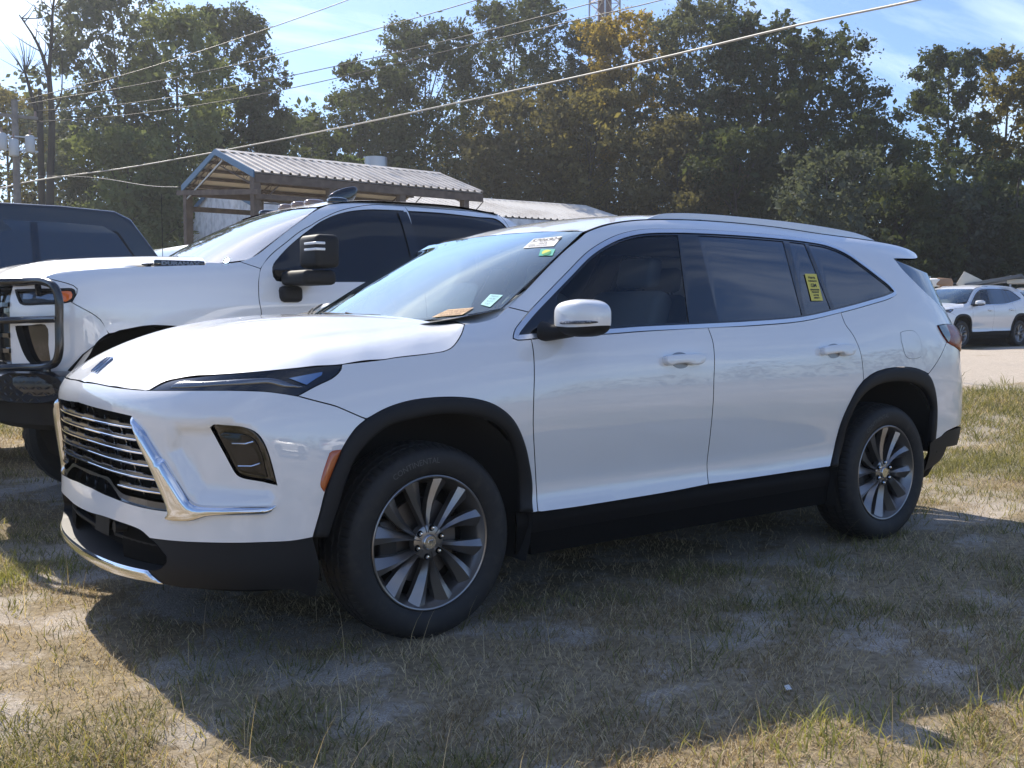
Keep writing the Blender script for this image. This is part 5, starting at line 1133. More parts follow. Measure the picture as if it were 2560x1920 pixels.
TREES = [(9.8, 52.2, 12.2, 2.52, 'olive'), (12.0, 43.5, 15.7, 2.4, 'darkgrey'), (13.4, 38.8, 13.5, 2.26, 'vine'), (18.3, 44.4, 15.6, 2.07, 'dark'), (19.0, 43.0, 11.5, 1.4, 'dark'), (11.2, 37.4, 8.2, 2.92, 'vine'), (24.9, 51.2, 12.4, 1.57, 'dark'), (25.8, 48.6, 11.1, 1.31, 'light'), (25.4, 44.2, 13.9, 2.45, 'dark'), (30.1, 46.0, 17.1, 2.64, 'dark'), (35.3, 44.8, 18.9, 3.41, 'dark'), (36.0, 39.1, 16.6, 1.49, 'grey'), (36.1, 36.4, 16.4, 2.66, 'autumn'), (30.5, 37.2, 11.9, 3.32, 'brown'), (33.0, 35.1, 12.0, 2.92, 'brownlite'), (27.6, 38.1, 9.9, 2.69, 'brown'), (37.3, 32.3, 16.4, 2.54, 'grey'), (37.5, 29.0, 15.1, 2.23, 'dark'), (37.7, 25.5, 13.4, 2.21, 'dark'), (36.6, 22.0, 9.7, 1.48, 'dark'), (45.7, 24.4, 13.8, 1.72, 'dark'), (48.9, 22.8, 14.1, 1.55, 'olive'), (33.7, 30.3, 10.1, 2.74, 'brown'), (35.1, 27.3, 9.2, 2.65, 'dark'), (31.4, 20.7, 7.3, 2.09, 'darkgrey'), (34.7, 19.4, 6.8, 1.69, 'dark'), (37.6, 18.5, 6.2, 1.73, 'darkgrey'), (38.5, 16.8, 7.1, 1.54, 'dark'), (25.0, 39.8, 8.2, 2.11, 'dark'), (22.7, 41.1, 8.7, 1.72, 'light')]
WIRES = {'w1': [[6.2, 32.57, 8.07], [7.05, 31.33, 8.28], [8.54, 29.87, 8.7], [10.88, 26.88, 9.51], [12.93, 23.69, 10.29], [13.3, 21.17, 10.41]], 'w2': [[6.2, 32.57, 7.92], [7.04, 31.34, 8.05], [8.53, 29.87, 8.31], [11.25, 27.81, 8.98], [13.4, 24.57, 9.51], [15.04, 20.03, 9.86], [15.2, 17.41, 9.85]], 'w3': [[6.57, 32.49, 7.75], [8.82, 30.83, 7.98], [11.68, 27.63, 8.44], [13.87, 25.46, 8.95], [15.69, 22.02, 9.32], [16.44, 16.37, 9.27], [16.07, 13.96, 9.03]], 'w4': [[5.9, 32.64, 7.31], [8.81, 30.83, 7.62], [11.67, 27.63, 8.05], [13.86, 25.46, 8.58], [16.35, 21.55, 9.22], [16.81, 14.64, 8.94], [16.29, 12.28, 8.67]], 'w5': [[3.76, 31.02, 4.38], [5.8, 32.66, 5.35], [8.61, 28.79, 5.78], [11.83, 23.13, 6.38], [13.61, 16.12, 6.64], [12.61, 10.35, 6.17], [11.9, 6.64, 5.88], [11.22, 4.14, 5.58], [10.7, 3.07, 5.42]], 'w6': [[6.13, 32.59, 5.66], [6.89, 28.27, 5.25], [6.63, 22.08, 4.4], [5.94, 18.08, 3.95]]}
TREE_WHERE = ['at the far left edge, behind the utility pole', 'just right of the bare tree, reaching past the top of the picture', 'tall, left of the gap of open sky', 'with drooping dark crown at the right side of the left group', 'lower, bordering the sky gap on its left', 'low, at the foot of the left group above the dark van', 'small, alone in the sky gap above the shelter', 'small, right beside the dark one in the sky gap', 'with the leftmost crown right of the sky gap', 'tall and narrow, left of the broad central crown', 'broadest and tallest in the centre of the picture', 'thin, squeezed between the central crown and the golden tree', 'standing out golden in front of the mast', 'in front of the broad central crown', 'below the golden tree', 'above the right end of the shelter roof', 'tall, next right of the golden tree', 'reaching the top of the picture left of the sloping crown edge', 'sloping down towards the blue sky at right', 'at the right foot of the sloping crown', 'rising alone in the blue sky at right', 'at the far right edge, with pale olive leaves', 'low, above the front of the SUV roof', 'low, above the middle of the SUV roof', 'low, above the rear of the SUV roof', 'low, behind the SUV tail', 'low, straight above the small crossover', 'low, at the right edge above the silver car', 'low, just left of the tawny growth above the shelter ridge', 'low, behind the roof vent']

# ---------------------------------------------------------------- ground
def vnoise(x, y, s, seed=0):
    x = x / s + 1000; y = y / s + 1000; xi = np.floor(x).astype(np.int64); yi = np.floor(y).astype(np.int64); fx = x - xi; fy = y - yi
    fx = fx * fx * (3 - 2 * fx); fy = fy * fy * (3 - 2 * fy)
    def h(a, b):
        n = (a * 374761393 + b * 668265263 + seed * 2246822519) & 0xffffffff; n = ((n ^ (n >> 13)) * 1274126177) & 0xffffffff; return ((n ^ (n >> 16)) & 0xffff) / 65535.
    return (h(xi, yi) * (1-fx) + h(xi+1, yi) * fx) * (1-fy) + (h(xi, yi+1) * (1-fx) + h(xi+1, yi+1) * fx) * fy
def fbm(x, y, s, seed=0, o=4):
    r = 0; a = .5; t = 0
    for k in range(o): r = r + a * vnoise(x, y, s / 2 ** k, seed + k * 17); t += a; a *= .55
    return r / t
def gz(x, y):
    r = np.hypot(x + 2.26, y + 4.47); z = .37 * sstep((r - 9) / 14)
    flat = np.ones_like(r)
    for cx, cy in ((0, -.85), (3.07, -.85), (0, .85), (3.07, .85)): flat = np.minimum(flat, sstep((np.hypot(x - cx, y - cy) - .25) / .5))
    return z + flat * ((fbm(x, y, .55, 3) - .5) * .05 + (fbm(x, y, .12, 9, 2) - .5) * .016)
def fast_mesh(name, V, F, m, parent=None, smooth=False):
    V = np.asarray(V, np.float32); F = np.asarray(F, np.int32); k = F.shape[1]; me = bpy.data.meshes.new(name)
    me.vertices.add(len(V)); me.vertices.foreach_set('co', V.ravel()); me.loops.add(F.size); me.loops.foreach_set('vertex_index', F.ravel())
    me.polygons.add(len(F)); me.polygons.foreach_set('loop_start', np.arange(0, F.size, k, dtype=np.int32)); me.polygons.foreach_set('loop_total', np.full(len(F), k, np.int32))
    me.polygons.foreach_set('use_smooth', np.full(len(F), smooth)); me.update(calc_edges=True); me.materials.append(m); return link_mesh(name, me, parent)

def ground_mat():
    m = bpy.data.materials.new('sandy_soil'); m.use_nodes = True; nt = m.node_tree; N = nt.nodes; L = nt.links; b = N['Principled BSDF']; b.inputs['Roughness'].default_value = .95; b.inputs['Specular IOR Level'].default_value = .15
    g = N.new('ShaderNodeNewGeometry')
    def noise(sc_, det, rough=.6):
        n = N.new('ShaderNodeTexNoise'); n.inputs['Scale'].default_value = sc_; n.inputs['Detail'].default_value = det; n.inputs['Roughness'].default_value = rough; L.new(g.outputs['Position'], n.inputs['Vector']); return n.outputs['Fac']
    def ramp(f, a, b_, ca, cb_):
        r = N.new('ShaderNodeValToRGB'); L.new(f, r.inputs[0]); r.color_ramp.elements[0].position = a; r.color_ramp.elements[0].color = (*ca, 1); r.color_ramp.elements[1].position = b_; r.color_ramp.elements[1].color = (*cb_, 1); return r.outputs[0]
    def mix(f, a, b_, ty='MIX'):
        x = N.new('ShaderNodeMix'); x.data_type = 'RGBA'; x.blend_type = ty
        if hasattr(f, 'links'): L.new(f, x.inputs['Factor'])
        else: x.inputs['Factor'].default_value = f
        for s, v in (('A', a), ('B', b_)):
            if hasattr(v, 'links'): L.new(v, x.inputs[s])
            else: x.inputs[s].default_value = (*v, 1)
        return x.outputs['Result']
    sand = ramp(noise(9, 8), .3, .7, (.52, .45, .37), (.70, .62, .53))
    sand = mix(ramp(noise(160, 3), .4, .62, (0, 0, 0), (1, 1, 1)), sand, (.30, .25, .20))
    dirt = ramp(noise(30, 6), .3, .7, (.20, .155, .10), (.44, .35, .23))
    at = N.new('ShaderNodeAttribute'); at.attribute_name = 'cover'
    cov = N.new('ShaderNodeMath'); cov.operation = 'ADD'; L.new(at.outputs['Fac'], cov.inputs[0]); nn = N.new('ShaderNodeMapRange'); L.new(noise(14, 6, .7), nn.inputs[0]); nn.inputs[1].default_value = .3; nn.inputs[2].default_value = .7; nn.inputs[3].default_value = -.3; nn.inputs[4].default_value = .3; L.new(nn.outputs[0], cov.inputs[1])
    f = ramp(cov.outputs[0], .35, .75, (0, 0, 0), (1, 1, 1)); c1 = mix(f, sand, dirt)
    at2 = N.new('ShaderNodeAttribute'); at2.attribute_name = 'green'
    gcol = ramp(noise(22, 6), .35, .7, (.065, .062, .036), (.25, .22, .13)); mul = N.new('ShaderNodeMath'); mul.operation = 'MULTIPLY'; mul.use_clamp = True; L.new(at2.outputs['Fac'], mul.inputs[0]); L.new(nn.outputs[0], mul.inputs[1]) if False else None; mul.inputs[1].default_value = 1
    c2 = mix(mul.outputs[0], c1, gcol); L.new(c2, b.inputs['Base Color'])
    bu = N.new('ShaderNodeBump'); bu.inputs['Strength'].default_value = .9; bu.inputs['Distance'].default_value = .012; L.new(noise(45, 7, .7), bu.inputs['Height'])
    b2 = N.new('ShaderNodeBump'); b2.inputs['Strength'].default_value = .6; b2.inputs['Distance'].default_value = .004; L.new(noise(260, 3, .7), b2.inputs['Height']); L.new(bu.outputs[0], b2.inputs['Normal']); L.new(b2.outputs[0], b.inputs['Normal'])
    MATS['soil'] = m; return m
def cover(x, y):      # how much dead grass litter lies on the sand
    c = fbm(x, y, .8, 41) * .5 + fbm(x, y, .22, 57, 3) * .5
    road = sstep((y - 3.6) / .8) * sstep((10.2 - y) / 1.0) * sstep((x - 5) / 3)
    far = sstep((np.hypot(x + 2.2, y + 4.4) - 30) / 5)
    return np.clip((c - .45) * 3.6 + .48 - road * .75 + far * .6, 0, 1)
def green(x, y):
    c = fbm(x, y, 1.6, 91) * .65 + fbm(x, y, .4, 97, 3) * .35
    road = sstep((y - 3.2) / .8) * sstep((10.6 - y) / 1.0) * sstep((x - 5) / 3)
    return np.clip((c - .47) * 3.4 + .30 * sstep((x + .3) / 2.5) - road * 1.3 + .35 * sstep((np.hypot(x + 2.2, y + 4.4) - 22) / 5), 0, 1)  # more grass to the right, its dark tone also deepening the car's shade
na, nr = 420, 300
aa = np.linspace(0, 2 * math.pi, na, endpoint=False); rr0 = np.concatenate([[.0], np.geomspace(.35, 900, nr)])
A_, R0 = np.meshgrid(aa, rr0, indexing='ij'); gx_ = -2.26 + R0 * np.sin(A_); gy_ = -4.47 + R0 * np.cos(A_)
GZ = gz(gx_, gy_) * (R0 < 60) + .37 * (R0 >= 60)
V = np.stack([gx_, gy_, GZ], -1).reshape(-1, 3); k = nr + 1
I, J = np.meshgrid(np.arange(na), np.arange(nr), indexing='ij'); I = I.ravel(); J = J.ravel(); I2 = (I + 1) % na
F = np.stack([I * k + J, I * k + J + 1, I2 * k + J + 1, I2 * k + J], 1)
go = fast_mesh('ground', V, F, ground_mat(), smooth=True); tag(go, kind='structure')
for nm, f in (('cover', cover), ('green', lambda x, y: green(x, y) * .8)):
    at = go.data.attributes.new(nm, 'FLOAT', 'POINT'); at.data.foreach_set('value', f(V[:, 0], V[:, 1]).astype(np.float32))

# ---------------------------------------------------------------- grass
def leafmat(name, c0, c1, trans=.35, rough=.6, spec=.3):
    if name.startswith('leaf_'): c0, c1 = tuple(a * .72 + b * .28 for a, b in zip(c0, c1)), tuple(a * .25 + b * .75 for a, b in zip(c0, c1)); c0, c1 = tuple(a * 1.3 for a in c0), tuple(a * 1.3 for a in c1); rough = .75; spec = .12; trans += .08
    m = bpy.data.materials.new(name); m.use_nodes = True; nt = m.node_tree; N = nt.nodes; L = nt.links; b = N['Principled BSDF']; o = N['Material Output']
    g = N.new('ShaderNodeNewGeometry'); r = N.new('ShaderNodeValToRGB'); L.new(g.outputs['Random Per Island'], r.inputs[0]); r.color_ramp.elements[0].color = (*c0, 1); r.color_ramp.elements[1].color = (*c1, 1)
    L.new(r.outputs[0], b.inputs['Base Color']); b.inputs['Roughness'].default_value = rough; b.inputs['Specular IOR Level'].default_value = spec
    t = N.new('ShaderNodeBsdfTranslucent'); h = N.new('ShaderNodeMix'); h.data_type = 'RGBA'; h.blend_type = 'MULTIPLY'; h.inputs['Factor'].default_value = 1; L.new(r.outputs[0], h.inputs['A']); h.inputs['B'].default_value = (1.6, 1.5, .8, 1); L.new(h.outputs['Result'], t.inputs[0])
    x = N.new('ShaderNodeMixShader'); x.inputs[0].default_value = trans; L.new(b.outputs[0], x.inputs[1]); L.new(t.outputs[0], x.inputs[2]); L.new(x.outputs[0], o.inputs[0]); MATS[name] = m; return m
def blades(name, x, y, ln, wd, lean, m, seg=2, az=None):
    n = len(x); az = rng.uniform(0, 2 * math.pi, n) if az is None else az; z0 = gz(x, y) - .004; fa = rng.uniform(0, math.pi, n)
    V = np.zeros((n, 2 * seg + 1, 3)); 
    for s in range(seg + 1):
        t = s / seg; a = lean * (t ** .8); d = ln * (np.sin(a) * t if s else 0); h = ln * t * np.cos(a * .8)
        cx = x + np.cos(az) * d; cy = y + np.sin(az) * d; cz = z0 + np.maximum(h, .001) * 1.0
        w = wd * (1 - t) * .5
        if s == seg: V[:, 2 * seg] = np.stack([cx, cy, cz], 1)
        else:
            V[:, 2 * s] = np.stack([cx - np.cos(fa) * w, cy - np.sin(fa) * w, cz], 1); V[:, 2 * s + 1] = np.stack([cx + np.cos(fa) * w, cy + np.sin(fa) * w, cz], 1)
    b = np.arange(n)[:, None] * (2 * seg + 1); T = []
    for s in range(seg):
        if s < seg - 1: T += [b + [2*s, 2*s+1, 2*s+3], b + [2*s, 2*s+3, 2*s+2]]
        else: T += [b + [2*s, 2*s+1, 2*s+2]]
    o = fast_mesh(name, V.reshape(-1, 3), np.concatenate(T), m); return o
def scatter(n, r0, r1, a0=-.15, a1=1.45, p=1.35):
    u = rng.uniform(0, 1, n); r = (r0 ** (2 - p) + u * (r1 ** (2 - p) - r0 ** (2 - p))) ** (1 / (2 - p)); a = rng.uniform(a0, a1, n)
    return -2.26 + r * np.sin(a), -4.47 + r * np.cos(a), r
strawm = leafmat('straw', (.46, .36, .22), (.70, .58, .40), .25); browng = leafmat('dead_blades', (.16, .12, .07), (.34, .25, .14), .2); greeng = leafmat('green_blades', (.085, .095, .038), (.30, .28, .13), .35)
x, y, r = scatter(270000, 2.4, 16); keep = rng.uniform(0, 1, len(x)) < (.10 + .9 * cover(x, y) ** 1.3); x, y, r = x[keep], y[keep], r[keep]; sc_ = np.maximum(1, r / 7)
h = len(x) // 2
o = blades('dead_grass', x[:h], y[:h], rng.uniform(.02, .075, h) * sc_[:h], .0034 * sc_[:h], rng.uniform(.9, 1.5, h), strawm); tag(o, 'pale straw-coloured dead grass litter over the bare sand', 'dead grass', kind='stuff')
mx_, my_, mr_ = x[h:], y[h:], r[h:]; kk = (fbm(mx_, my_, .45, 71, 3) > .50) | (rng.uniform(0, 1, len(mx_)) < .15); mx_, my_, mr_ = np.tile(mx_[kk], 2), np.tile(my_[kk], 2), np.tile(mr_[kk], 2); mx_ = mx_ + rng.normal(0, .03, len(mx_)); my_ = my_ + rng.normal(0, .03, len(my_)); ms_ = np.maximum(1, mr_ / 7)
o = blades('brown_grass', mx_, my_, rng.uniform(.02, .06, len(mx_)) * ms_, .0036 * ms_, rng.uniform(.6, 1.5, len(mx_)), browng); tag(o, 'short brown withered grass on the sandy lot', 'brown grass', kind='stuff')
# green tufts: centres by density, blades round each
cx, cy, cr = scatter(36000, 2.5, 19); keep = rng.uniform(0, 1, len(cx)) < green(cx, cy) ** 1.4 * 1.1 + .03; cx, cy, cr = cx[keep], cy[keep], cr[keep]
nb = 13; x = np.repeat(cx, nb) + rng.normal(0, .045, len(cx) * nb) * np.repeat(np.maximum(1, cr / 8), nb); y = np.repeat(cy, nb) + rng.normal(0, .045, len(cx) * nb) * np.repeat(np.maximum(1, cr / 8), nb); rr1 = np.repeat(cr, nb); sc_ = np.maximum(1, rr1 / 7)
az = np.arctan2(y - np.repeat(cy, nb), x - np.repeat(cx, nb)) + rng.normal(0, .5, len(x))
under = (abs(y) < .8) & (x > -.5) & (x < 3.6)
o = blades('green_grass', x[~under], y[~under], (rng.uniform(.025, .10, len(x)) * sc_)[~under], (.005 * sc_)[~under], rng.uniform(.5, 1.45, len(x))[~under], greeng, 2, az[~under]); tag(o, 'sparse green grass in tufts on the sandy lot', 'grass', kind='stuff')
# longer blades along the near edge and a few seed stems
x = np.concatenate([rng.normal(c[0], c[2], 70) for c in ((.9, -2.9, .35), (-.4, -2.75, .25), (1.6, -2.65, .3), (-.9, -3.0, .15), (.35, -2.5, .2), (-1.0, 1.2, .35), (-1.25, 1.0, .2))]); y = np.concatenate([rng.normal(c[1], c[2] * .4, 70) for c in ((.9, -2.9, .35), (-.4, -2.75, .25), (1.6, -2.65, .3), (-.9, -3.0, .15), (.35, -2.5, .2), (-1.0, 1.2, .35), (-1.25, 1.0, .2))])
x = np.repeat(x, 3) + rng.normal(0, .02, len(x) * 3); y = np.repeat(y, 3) + rng.normal(0, .02, len(y) * 3)
o = blades('long_grass', x, y, rng.uniform(.05, .14, len(x)), .005, rng.uniform(.3, 1.3, len(x)), leafmat('long_blades', (.12, .15, .045), (.34, .33, .13), .4), 4); tag(o, 'longer yellow-green grass blades along the sunlit near edge', 'long grass', kind='stuff')
sx, sy, _ = scatter(160, 2.6, 7, .1, 1.2); o = blades('seed_stems', sx, sy, rng.uniform(.12, .26, 160), .0035, rng.uniform(.1, .6, 160), strawm, 3); tag(o, 'thin dry seed stems standing up out of the grass', 'seed stems', kind='stuff')
SX, SY = 0.61 , -2.22
pb = MB(); pb.add([(.10, -2.02, gz(np.array([.1]), np.array([-2.02]))[0] + .012 + z) for z in (0,)] * 0 + [(SX, SY, .02), (SX + .022, SY - .004, .02), (SX + .024, SY + .012, .032), (SX + .004, SY + .016, .03)], [(0, 1, 2, 3)]); tag(pb.build('paper_scrap', paperw), 'tiny white paper scrap lying on the shaded sand', 'paper scrap')

# ---------------------------------------------------------------- trees
def leaf_quads(C, size, n, spread):
    """n leaf quads in irregular puffs: each puff is a handful of twig tufts; C: (k, 6) centres and radii"""
    k = len(C); m = 9; d = rng.normal(0, 1, (k, m, 3)); d /= np.linalg.norm(d, axis=2)[:, :, None]
    sub = C[:, None, :3] + d * C[:, None, 3:6] * rng.uniform(.35, 1.25, (k, m))[:, :, None]; sub = sub.reshape(-1, 3); sr = np.repeat(C[:, 3], m) * rng.uniform(.22, .6, k * m)
    i = rng.integers(0, k * m, n); p = sub[i] + rng.normal(0, .55, (n, 3)) * sr[i][:, None] * np.array([1, 1, 1.15]) * spread
    a = rng.normal(0, 1, (n, 3)); a /= np.linalg.norm(a, axis=1)[:, None]; b = np.cross(a, rng.normal(0, 1, (n, 3))); b /= np.linalg.norm(b, axis=1)[:, None]
    s = size * rng.uniform(.55, 1.5, n)[:, None]; w = s * .55
    V = np.stack([p - a * s, p + b * w, p + a * s, p - b * w], 1).reshape(-1, 3); F = np.arange(n * 4).reshape(n, 4); return V, F
bark = mat('bark_grey', (.055, .048, .042), .9, noise=(6, (.10, .085, .07), 6, .4, .7), bump=(14, .8, .03))
LM = dict(dark=leafmat('leaf_dark', (.024, .034, .018), (.068, .085, .042), .28), darkgrey=leafmat('leaf_darkgrey_veiled', (.04, .052, .042), (.10, .115, .085), .25), grey=leafmat('leaf_grey', (.04, .05, .034), (.12, .13, .085), .3),
    vine=leafmat('leaf_vine_veiled', (.055, .075, .040), (.145, .17, .085), .35), olive=leafmat('leaf_olive', (.05, .05, .02), (.16, .14, .05), .35), light=leafmat('leaf_light', (.045, .07, .025), (.11, .15, .05), .35),  # vine and darkgrey leaves lightened bluish, the glare veil put into their colour
    autumn=leafmat('leaf_autumn', (.11, .095, .03), (.28, .21, .065), .4), brown=leafmat('leaf_brown', (.050, .052, .030), (.135, .120, .062), .3), brownlite=leafmat('leaf_brownlite', (.065, .065, .032), (.19, .165, .07), .35))
KINDW = dict(dark='dark evergreen', darkgrey='dark grey-green', grey='greyish green', vine='vine-draped green', olive='olive brown-green', light='light green', autumn='golden autumn', brown='brownish', brownlite='tawny brown')
def tree(x, y, top, R, kind, label, low=.28, nl=9000, name='tree'):
    z0 = .35; H = top - z0; t = empty(name, (x, y, z0), 0, label, 'tree', 'trees behind the car lot')
    cols = kind in ('vine', 'brown', 'brownlite') or low < .15; lo = (.02 if cols else low) * H
    R = R * 1.35; n = int(36 + 11 * H * R / 3); P = []
    for i in range(n):
        f = rng.uniform(0, 1) ** .9; z = lo + (H - lo) * f; e = math.sqrt(max(.0, 1 - ((f - .42) / .66) ** 2)) if not cols else (1 - .5 * f ** 2.6) * (.85 + .25 * math.sin(f * 9 + x))
        a = rng.uniform(0, 2 * math.pi); q = rng.uniform(.1, 1.0) ** .55 * R * e * rng.uniform(.75, 1.2); s = rng.uniform(.32, .85) * (.5 + .16 * R) * (1.0 if f < .85 else .75)
        P.append((q * math.cos(a), q * math.sin(a), min(z, H - s * .8), s, s, s * rng.uniform(.6, 1.0)))
    P.append((rng.normal(0, .2), rng.normal(0, .2), H - .45, .45, .45, .5)); P = np.array(P)
    V, F = leaf_quads(P, .072, nl, 1.15); V2, F2 = leaf_quads(P, .17, nl // 7, .62); V = np.vstack([V, V2]); F = np.vstack([F, F2 + nl * 4]); o = fast_mesh('crown', V, F, LM[kind], t)
    mb = MB(); bend = rng.normal(0, .25, 2); tp = [(0, 0, -.2), (bend[0] * .3, bend[1] * .3, H * .25), (bend[0], bend[1], H * .55), (bend[0] * .6, bend[1] * .6, H * .9)]; TP = catmull(tp, 4); mb.tube([tuple(q) for q in TP], list(np.linspace(.04 + .011 * H, .025, 13)), 7)
    for j in rng.choice(len(P), min(len(P), 13), replace=False):
        q = P[j]; zz = max(H * .15, min(H * .88, q[2] * .72)); s0 = np.array([np.interp(zz, TP[:, 2], TP[:, k]) for k in range(3)]); md = (s0 + q[:3]) / 2 + [0, 0, .15 * rng.uniform(-1, 1)]
        mb.tube([tuple(s0), tuple(md), tuple(q[:3])], [.04 + .005 * (H - zz), .03, .01], 5)
    o = mb.build('trunk', bark, t, smooth=True); return t
BIG = TREES
adj = ['leftmost', 'tall', 'broad', 'slender', 'ragged', 'dense', 'short', 'round-topped']
for i, (x, y, top, R, kind) in enumerate(BIG):
    where = TREE_WHERE[i]
    bush = top < 9.2 and kind in ('brown', 'dark', 'darkgrey', 'light', 'vine')
    tree(x, y, top, R, kind, f'{KINDW[kind]} tree {where}', low=.05 if bush else .22, nl=int(8500 + 2450 * R * min(top, 18) / 5))
# far wood closing the gaps below the crowns
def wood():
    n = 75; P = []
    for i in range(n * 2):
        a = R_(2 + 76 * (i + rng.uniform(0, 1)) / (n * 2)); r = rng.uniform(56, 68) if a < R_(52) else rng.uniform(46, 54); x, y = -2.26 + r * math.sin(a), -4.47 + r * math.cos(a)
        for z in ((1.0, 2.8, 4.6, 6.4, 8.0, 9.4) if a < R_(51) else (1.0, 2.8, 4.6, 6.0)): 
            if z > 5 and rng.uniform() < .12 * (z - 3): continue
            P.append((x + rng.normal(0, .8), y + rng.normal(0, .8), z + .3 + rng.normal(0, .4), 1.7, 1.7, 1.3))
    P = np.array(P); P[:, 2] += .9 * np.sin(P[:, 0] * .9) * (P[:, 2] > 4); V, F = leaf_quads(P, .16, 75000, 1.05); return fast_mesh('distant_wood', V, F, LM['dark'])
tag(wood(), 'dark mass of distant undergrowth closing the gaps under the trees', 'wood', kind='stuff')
for i in range(5):
    a = R_(49 + rng.uniform(0, 14)); r = rng.uniform(46, 52); x, y = -2.26 + r * math.sin(a), -4.47 + r * math.cos(a)
    t = MB().tube([(x, y, .3), (x + rng.normal(0, .1), y, 4), (x + rng.normal(0, .5), y, 7.5)], [.10, .07, .03], 7).build('slender_tree', bark, smooth=True)
    tag(t, 'bare dark trunk standing in the shade of the wood on the right', 'tree', 'trunks in the wood')
def wood2():
    P = []
    for i in range(200):
        a = R_(95 + 262 * (i + rng.uniform(0, 1)) / 200); r = rng.uniform(64, 80); x, y = -2.26 + r * math.sin(a), -4.47 + r * math.cos(a); ht = rng.uniform(5, 11)
        for z in np.arange(1.0, ht * .75, 2.2): P.append((x + rng.normal(0, .8), y + rng.normal(0, .8), z + .3, 1.9, 1.9, 1.5))
    V, F = leaf_quads(np.array(P), .26, 30000, 1.0); return fast_mesh('wood_across_the_lot', V, F, LM['dark'])
tag(wood2(), 'tree line on the far side of the lot, seen only mirrored in paint and glass', 'wood', kind='stuff')
# the bare tree and the snag by the pole
def bare(name, paths, label):
    mb = MB()
    for P, r0, r1 in paths: C_ = catmull(P, 4); mb.tube([tuple(q) for q in C_], list(np.linspace(r0, r1, len(C_))), 7)
    t = empty(name, (paths[0][0][0][0], paths[0][0][0][1], .35), 0, label, 'tree', 'trees behind the car lot'); o = mb.build('trunk', mat('bark_dark', (.03, .027, .026), .9) if 'bark_dark' not in MATS else MATS['bark_dark'], t, smooth=True); o.location = -t.location; 
    return t
tw = []
base = [(7.85, 36.3, .3), (7.82, 36.3, 5.3), (7.95, 36.27, 8.1), (7.9, 36.28, 9.7)]
tw.append((base, .17, .09)); tw.append(([(7.9, 36.28, 9.6), (7.7, 36.3, 10.4), (7.45, 36.35, 11.0), (7.0, 36.4, 11.7)], .08, .02)); tw.append(([(7.9, 36.28, 9.7), (8.0, 36.25, 10.9), (8.1, 36.2, 12.2), (8.3, 36.2, 13.2)], .08, .02)); tw.append(([(7.95, 36.27, 8.3), (8.25, 36.2, 8.9), (8.35, 36.2, 10.6)], .05, .012))
for i in range(34):
    s = rng.integers(1, 3); P0 = tw[s][0]; t = rng.uniform(.25, 1); C_ = catmull(P0, 6); b0 = C_[int(t * (len(C_) - 1))]; d = np.array([rng.normal(0, .5), rng.normal(0, .3), rng.uniform(.2, .9)]); tw.append(([tuple(b0), tuple(b0 + d * .5 + [0, 0, -.05]), tuple(b0 + d)], .022, .006))
bare('bare_tree', tw, 'tall leafless tree with forked bare branches beside the utility pole')
sn = [([(7.75, 37.3, .3), (7.78, 37.3, 5), (7.8, 37.3, 8.3)], .15, .11), ([(7.8, 37.3, 8.2), (7.62, 37.36, 8.9), (7.35, 37.4, 10.0)], .12, .04), ([(7.8, 37.3, 8.3), (7.84, 37.3, 8.9), (7.82, 37.3, 9.4)], .10, .06)]
for i in range(22): b0 = np.array([7.35, 37.4, 9.9]); d = np.array([rng.normal(.15, .45), 0, rng.uniform(.4, 1.3)]); sn.append(([tuple(b0), tuple(b0 + d * .5 + [.05, 0, 0]), tuple(b0 + d)], .018, .004))
bare('dead_snag', sn, 'broken dead snag with thin twigs between pole and bare tree')
# palmettos
pm = leafmat('palm_leaf', (.06, .08, .035), (.20, .22, .12), .3)
for i, (x, y, z) in enumerate(((9.9, 31.5, 1.7), (10.6, 30.6, 2.6), (9.2, 29.8, 1.3))):
    V = []; F = []
    for k in range(60):
        a = rng.uniform(0, 2 * math.pi); el = rng.uniform(-.2, 1.3); L_ = rng.uniform(.5, 1.1); d = np.array([math.cos(a) * math.cos(el), math.sin(a) * math.cos(el), math.sin(el)]); b0 = np.array([x, y, z + .6]); w = np.cross(d, [0, 0, 1]); w = w / (np.linalg.norm(w) + 1e-6) * .05
        q = b0 + d * L_ * .5 + [0, 0, .05]; e = b0 + d * L_ - [0, 0, .12 * L_]; n0 = len(V); V += [b0 - w * .2, b0 + w * .2, q + w, q - w, e]; F += [(n0, n0+1, n0+2, n0+3), (n0+3, n0+2, n0+4)]
    o = mesh_obj('palmetto', [tuple(v) for v in V], F, pm, None, False); mb = MB().tube([(x, y, .3), (x, y, z + .6)], .12, 7).build('palm_stem', bark, o)
    tag(o, ['fan palm in front of the vine-draped tree, left of the shed', 'taller fan palm nearest the shed gable', 'lowest fan palm just above the dark vehicle'][i], 'palm', 'palmettos left of the shed')

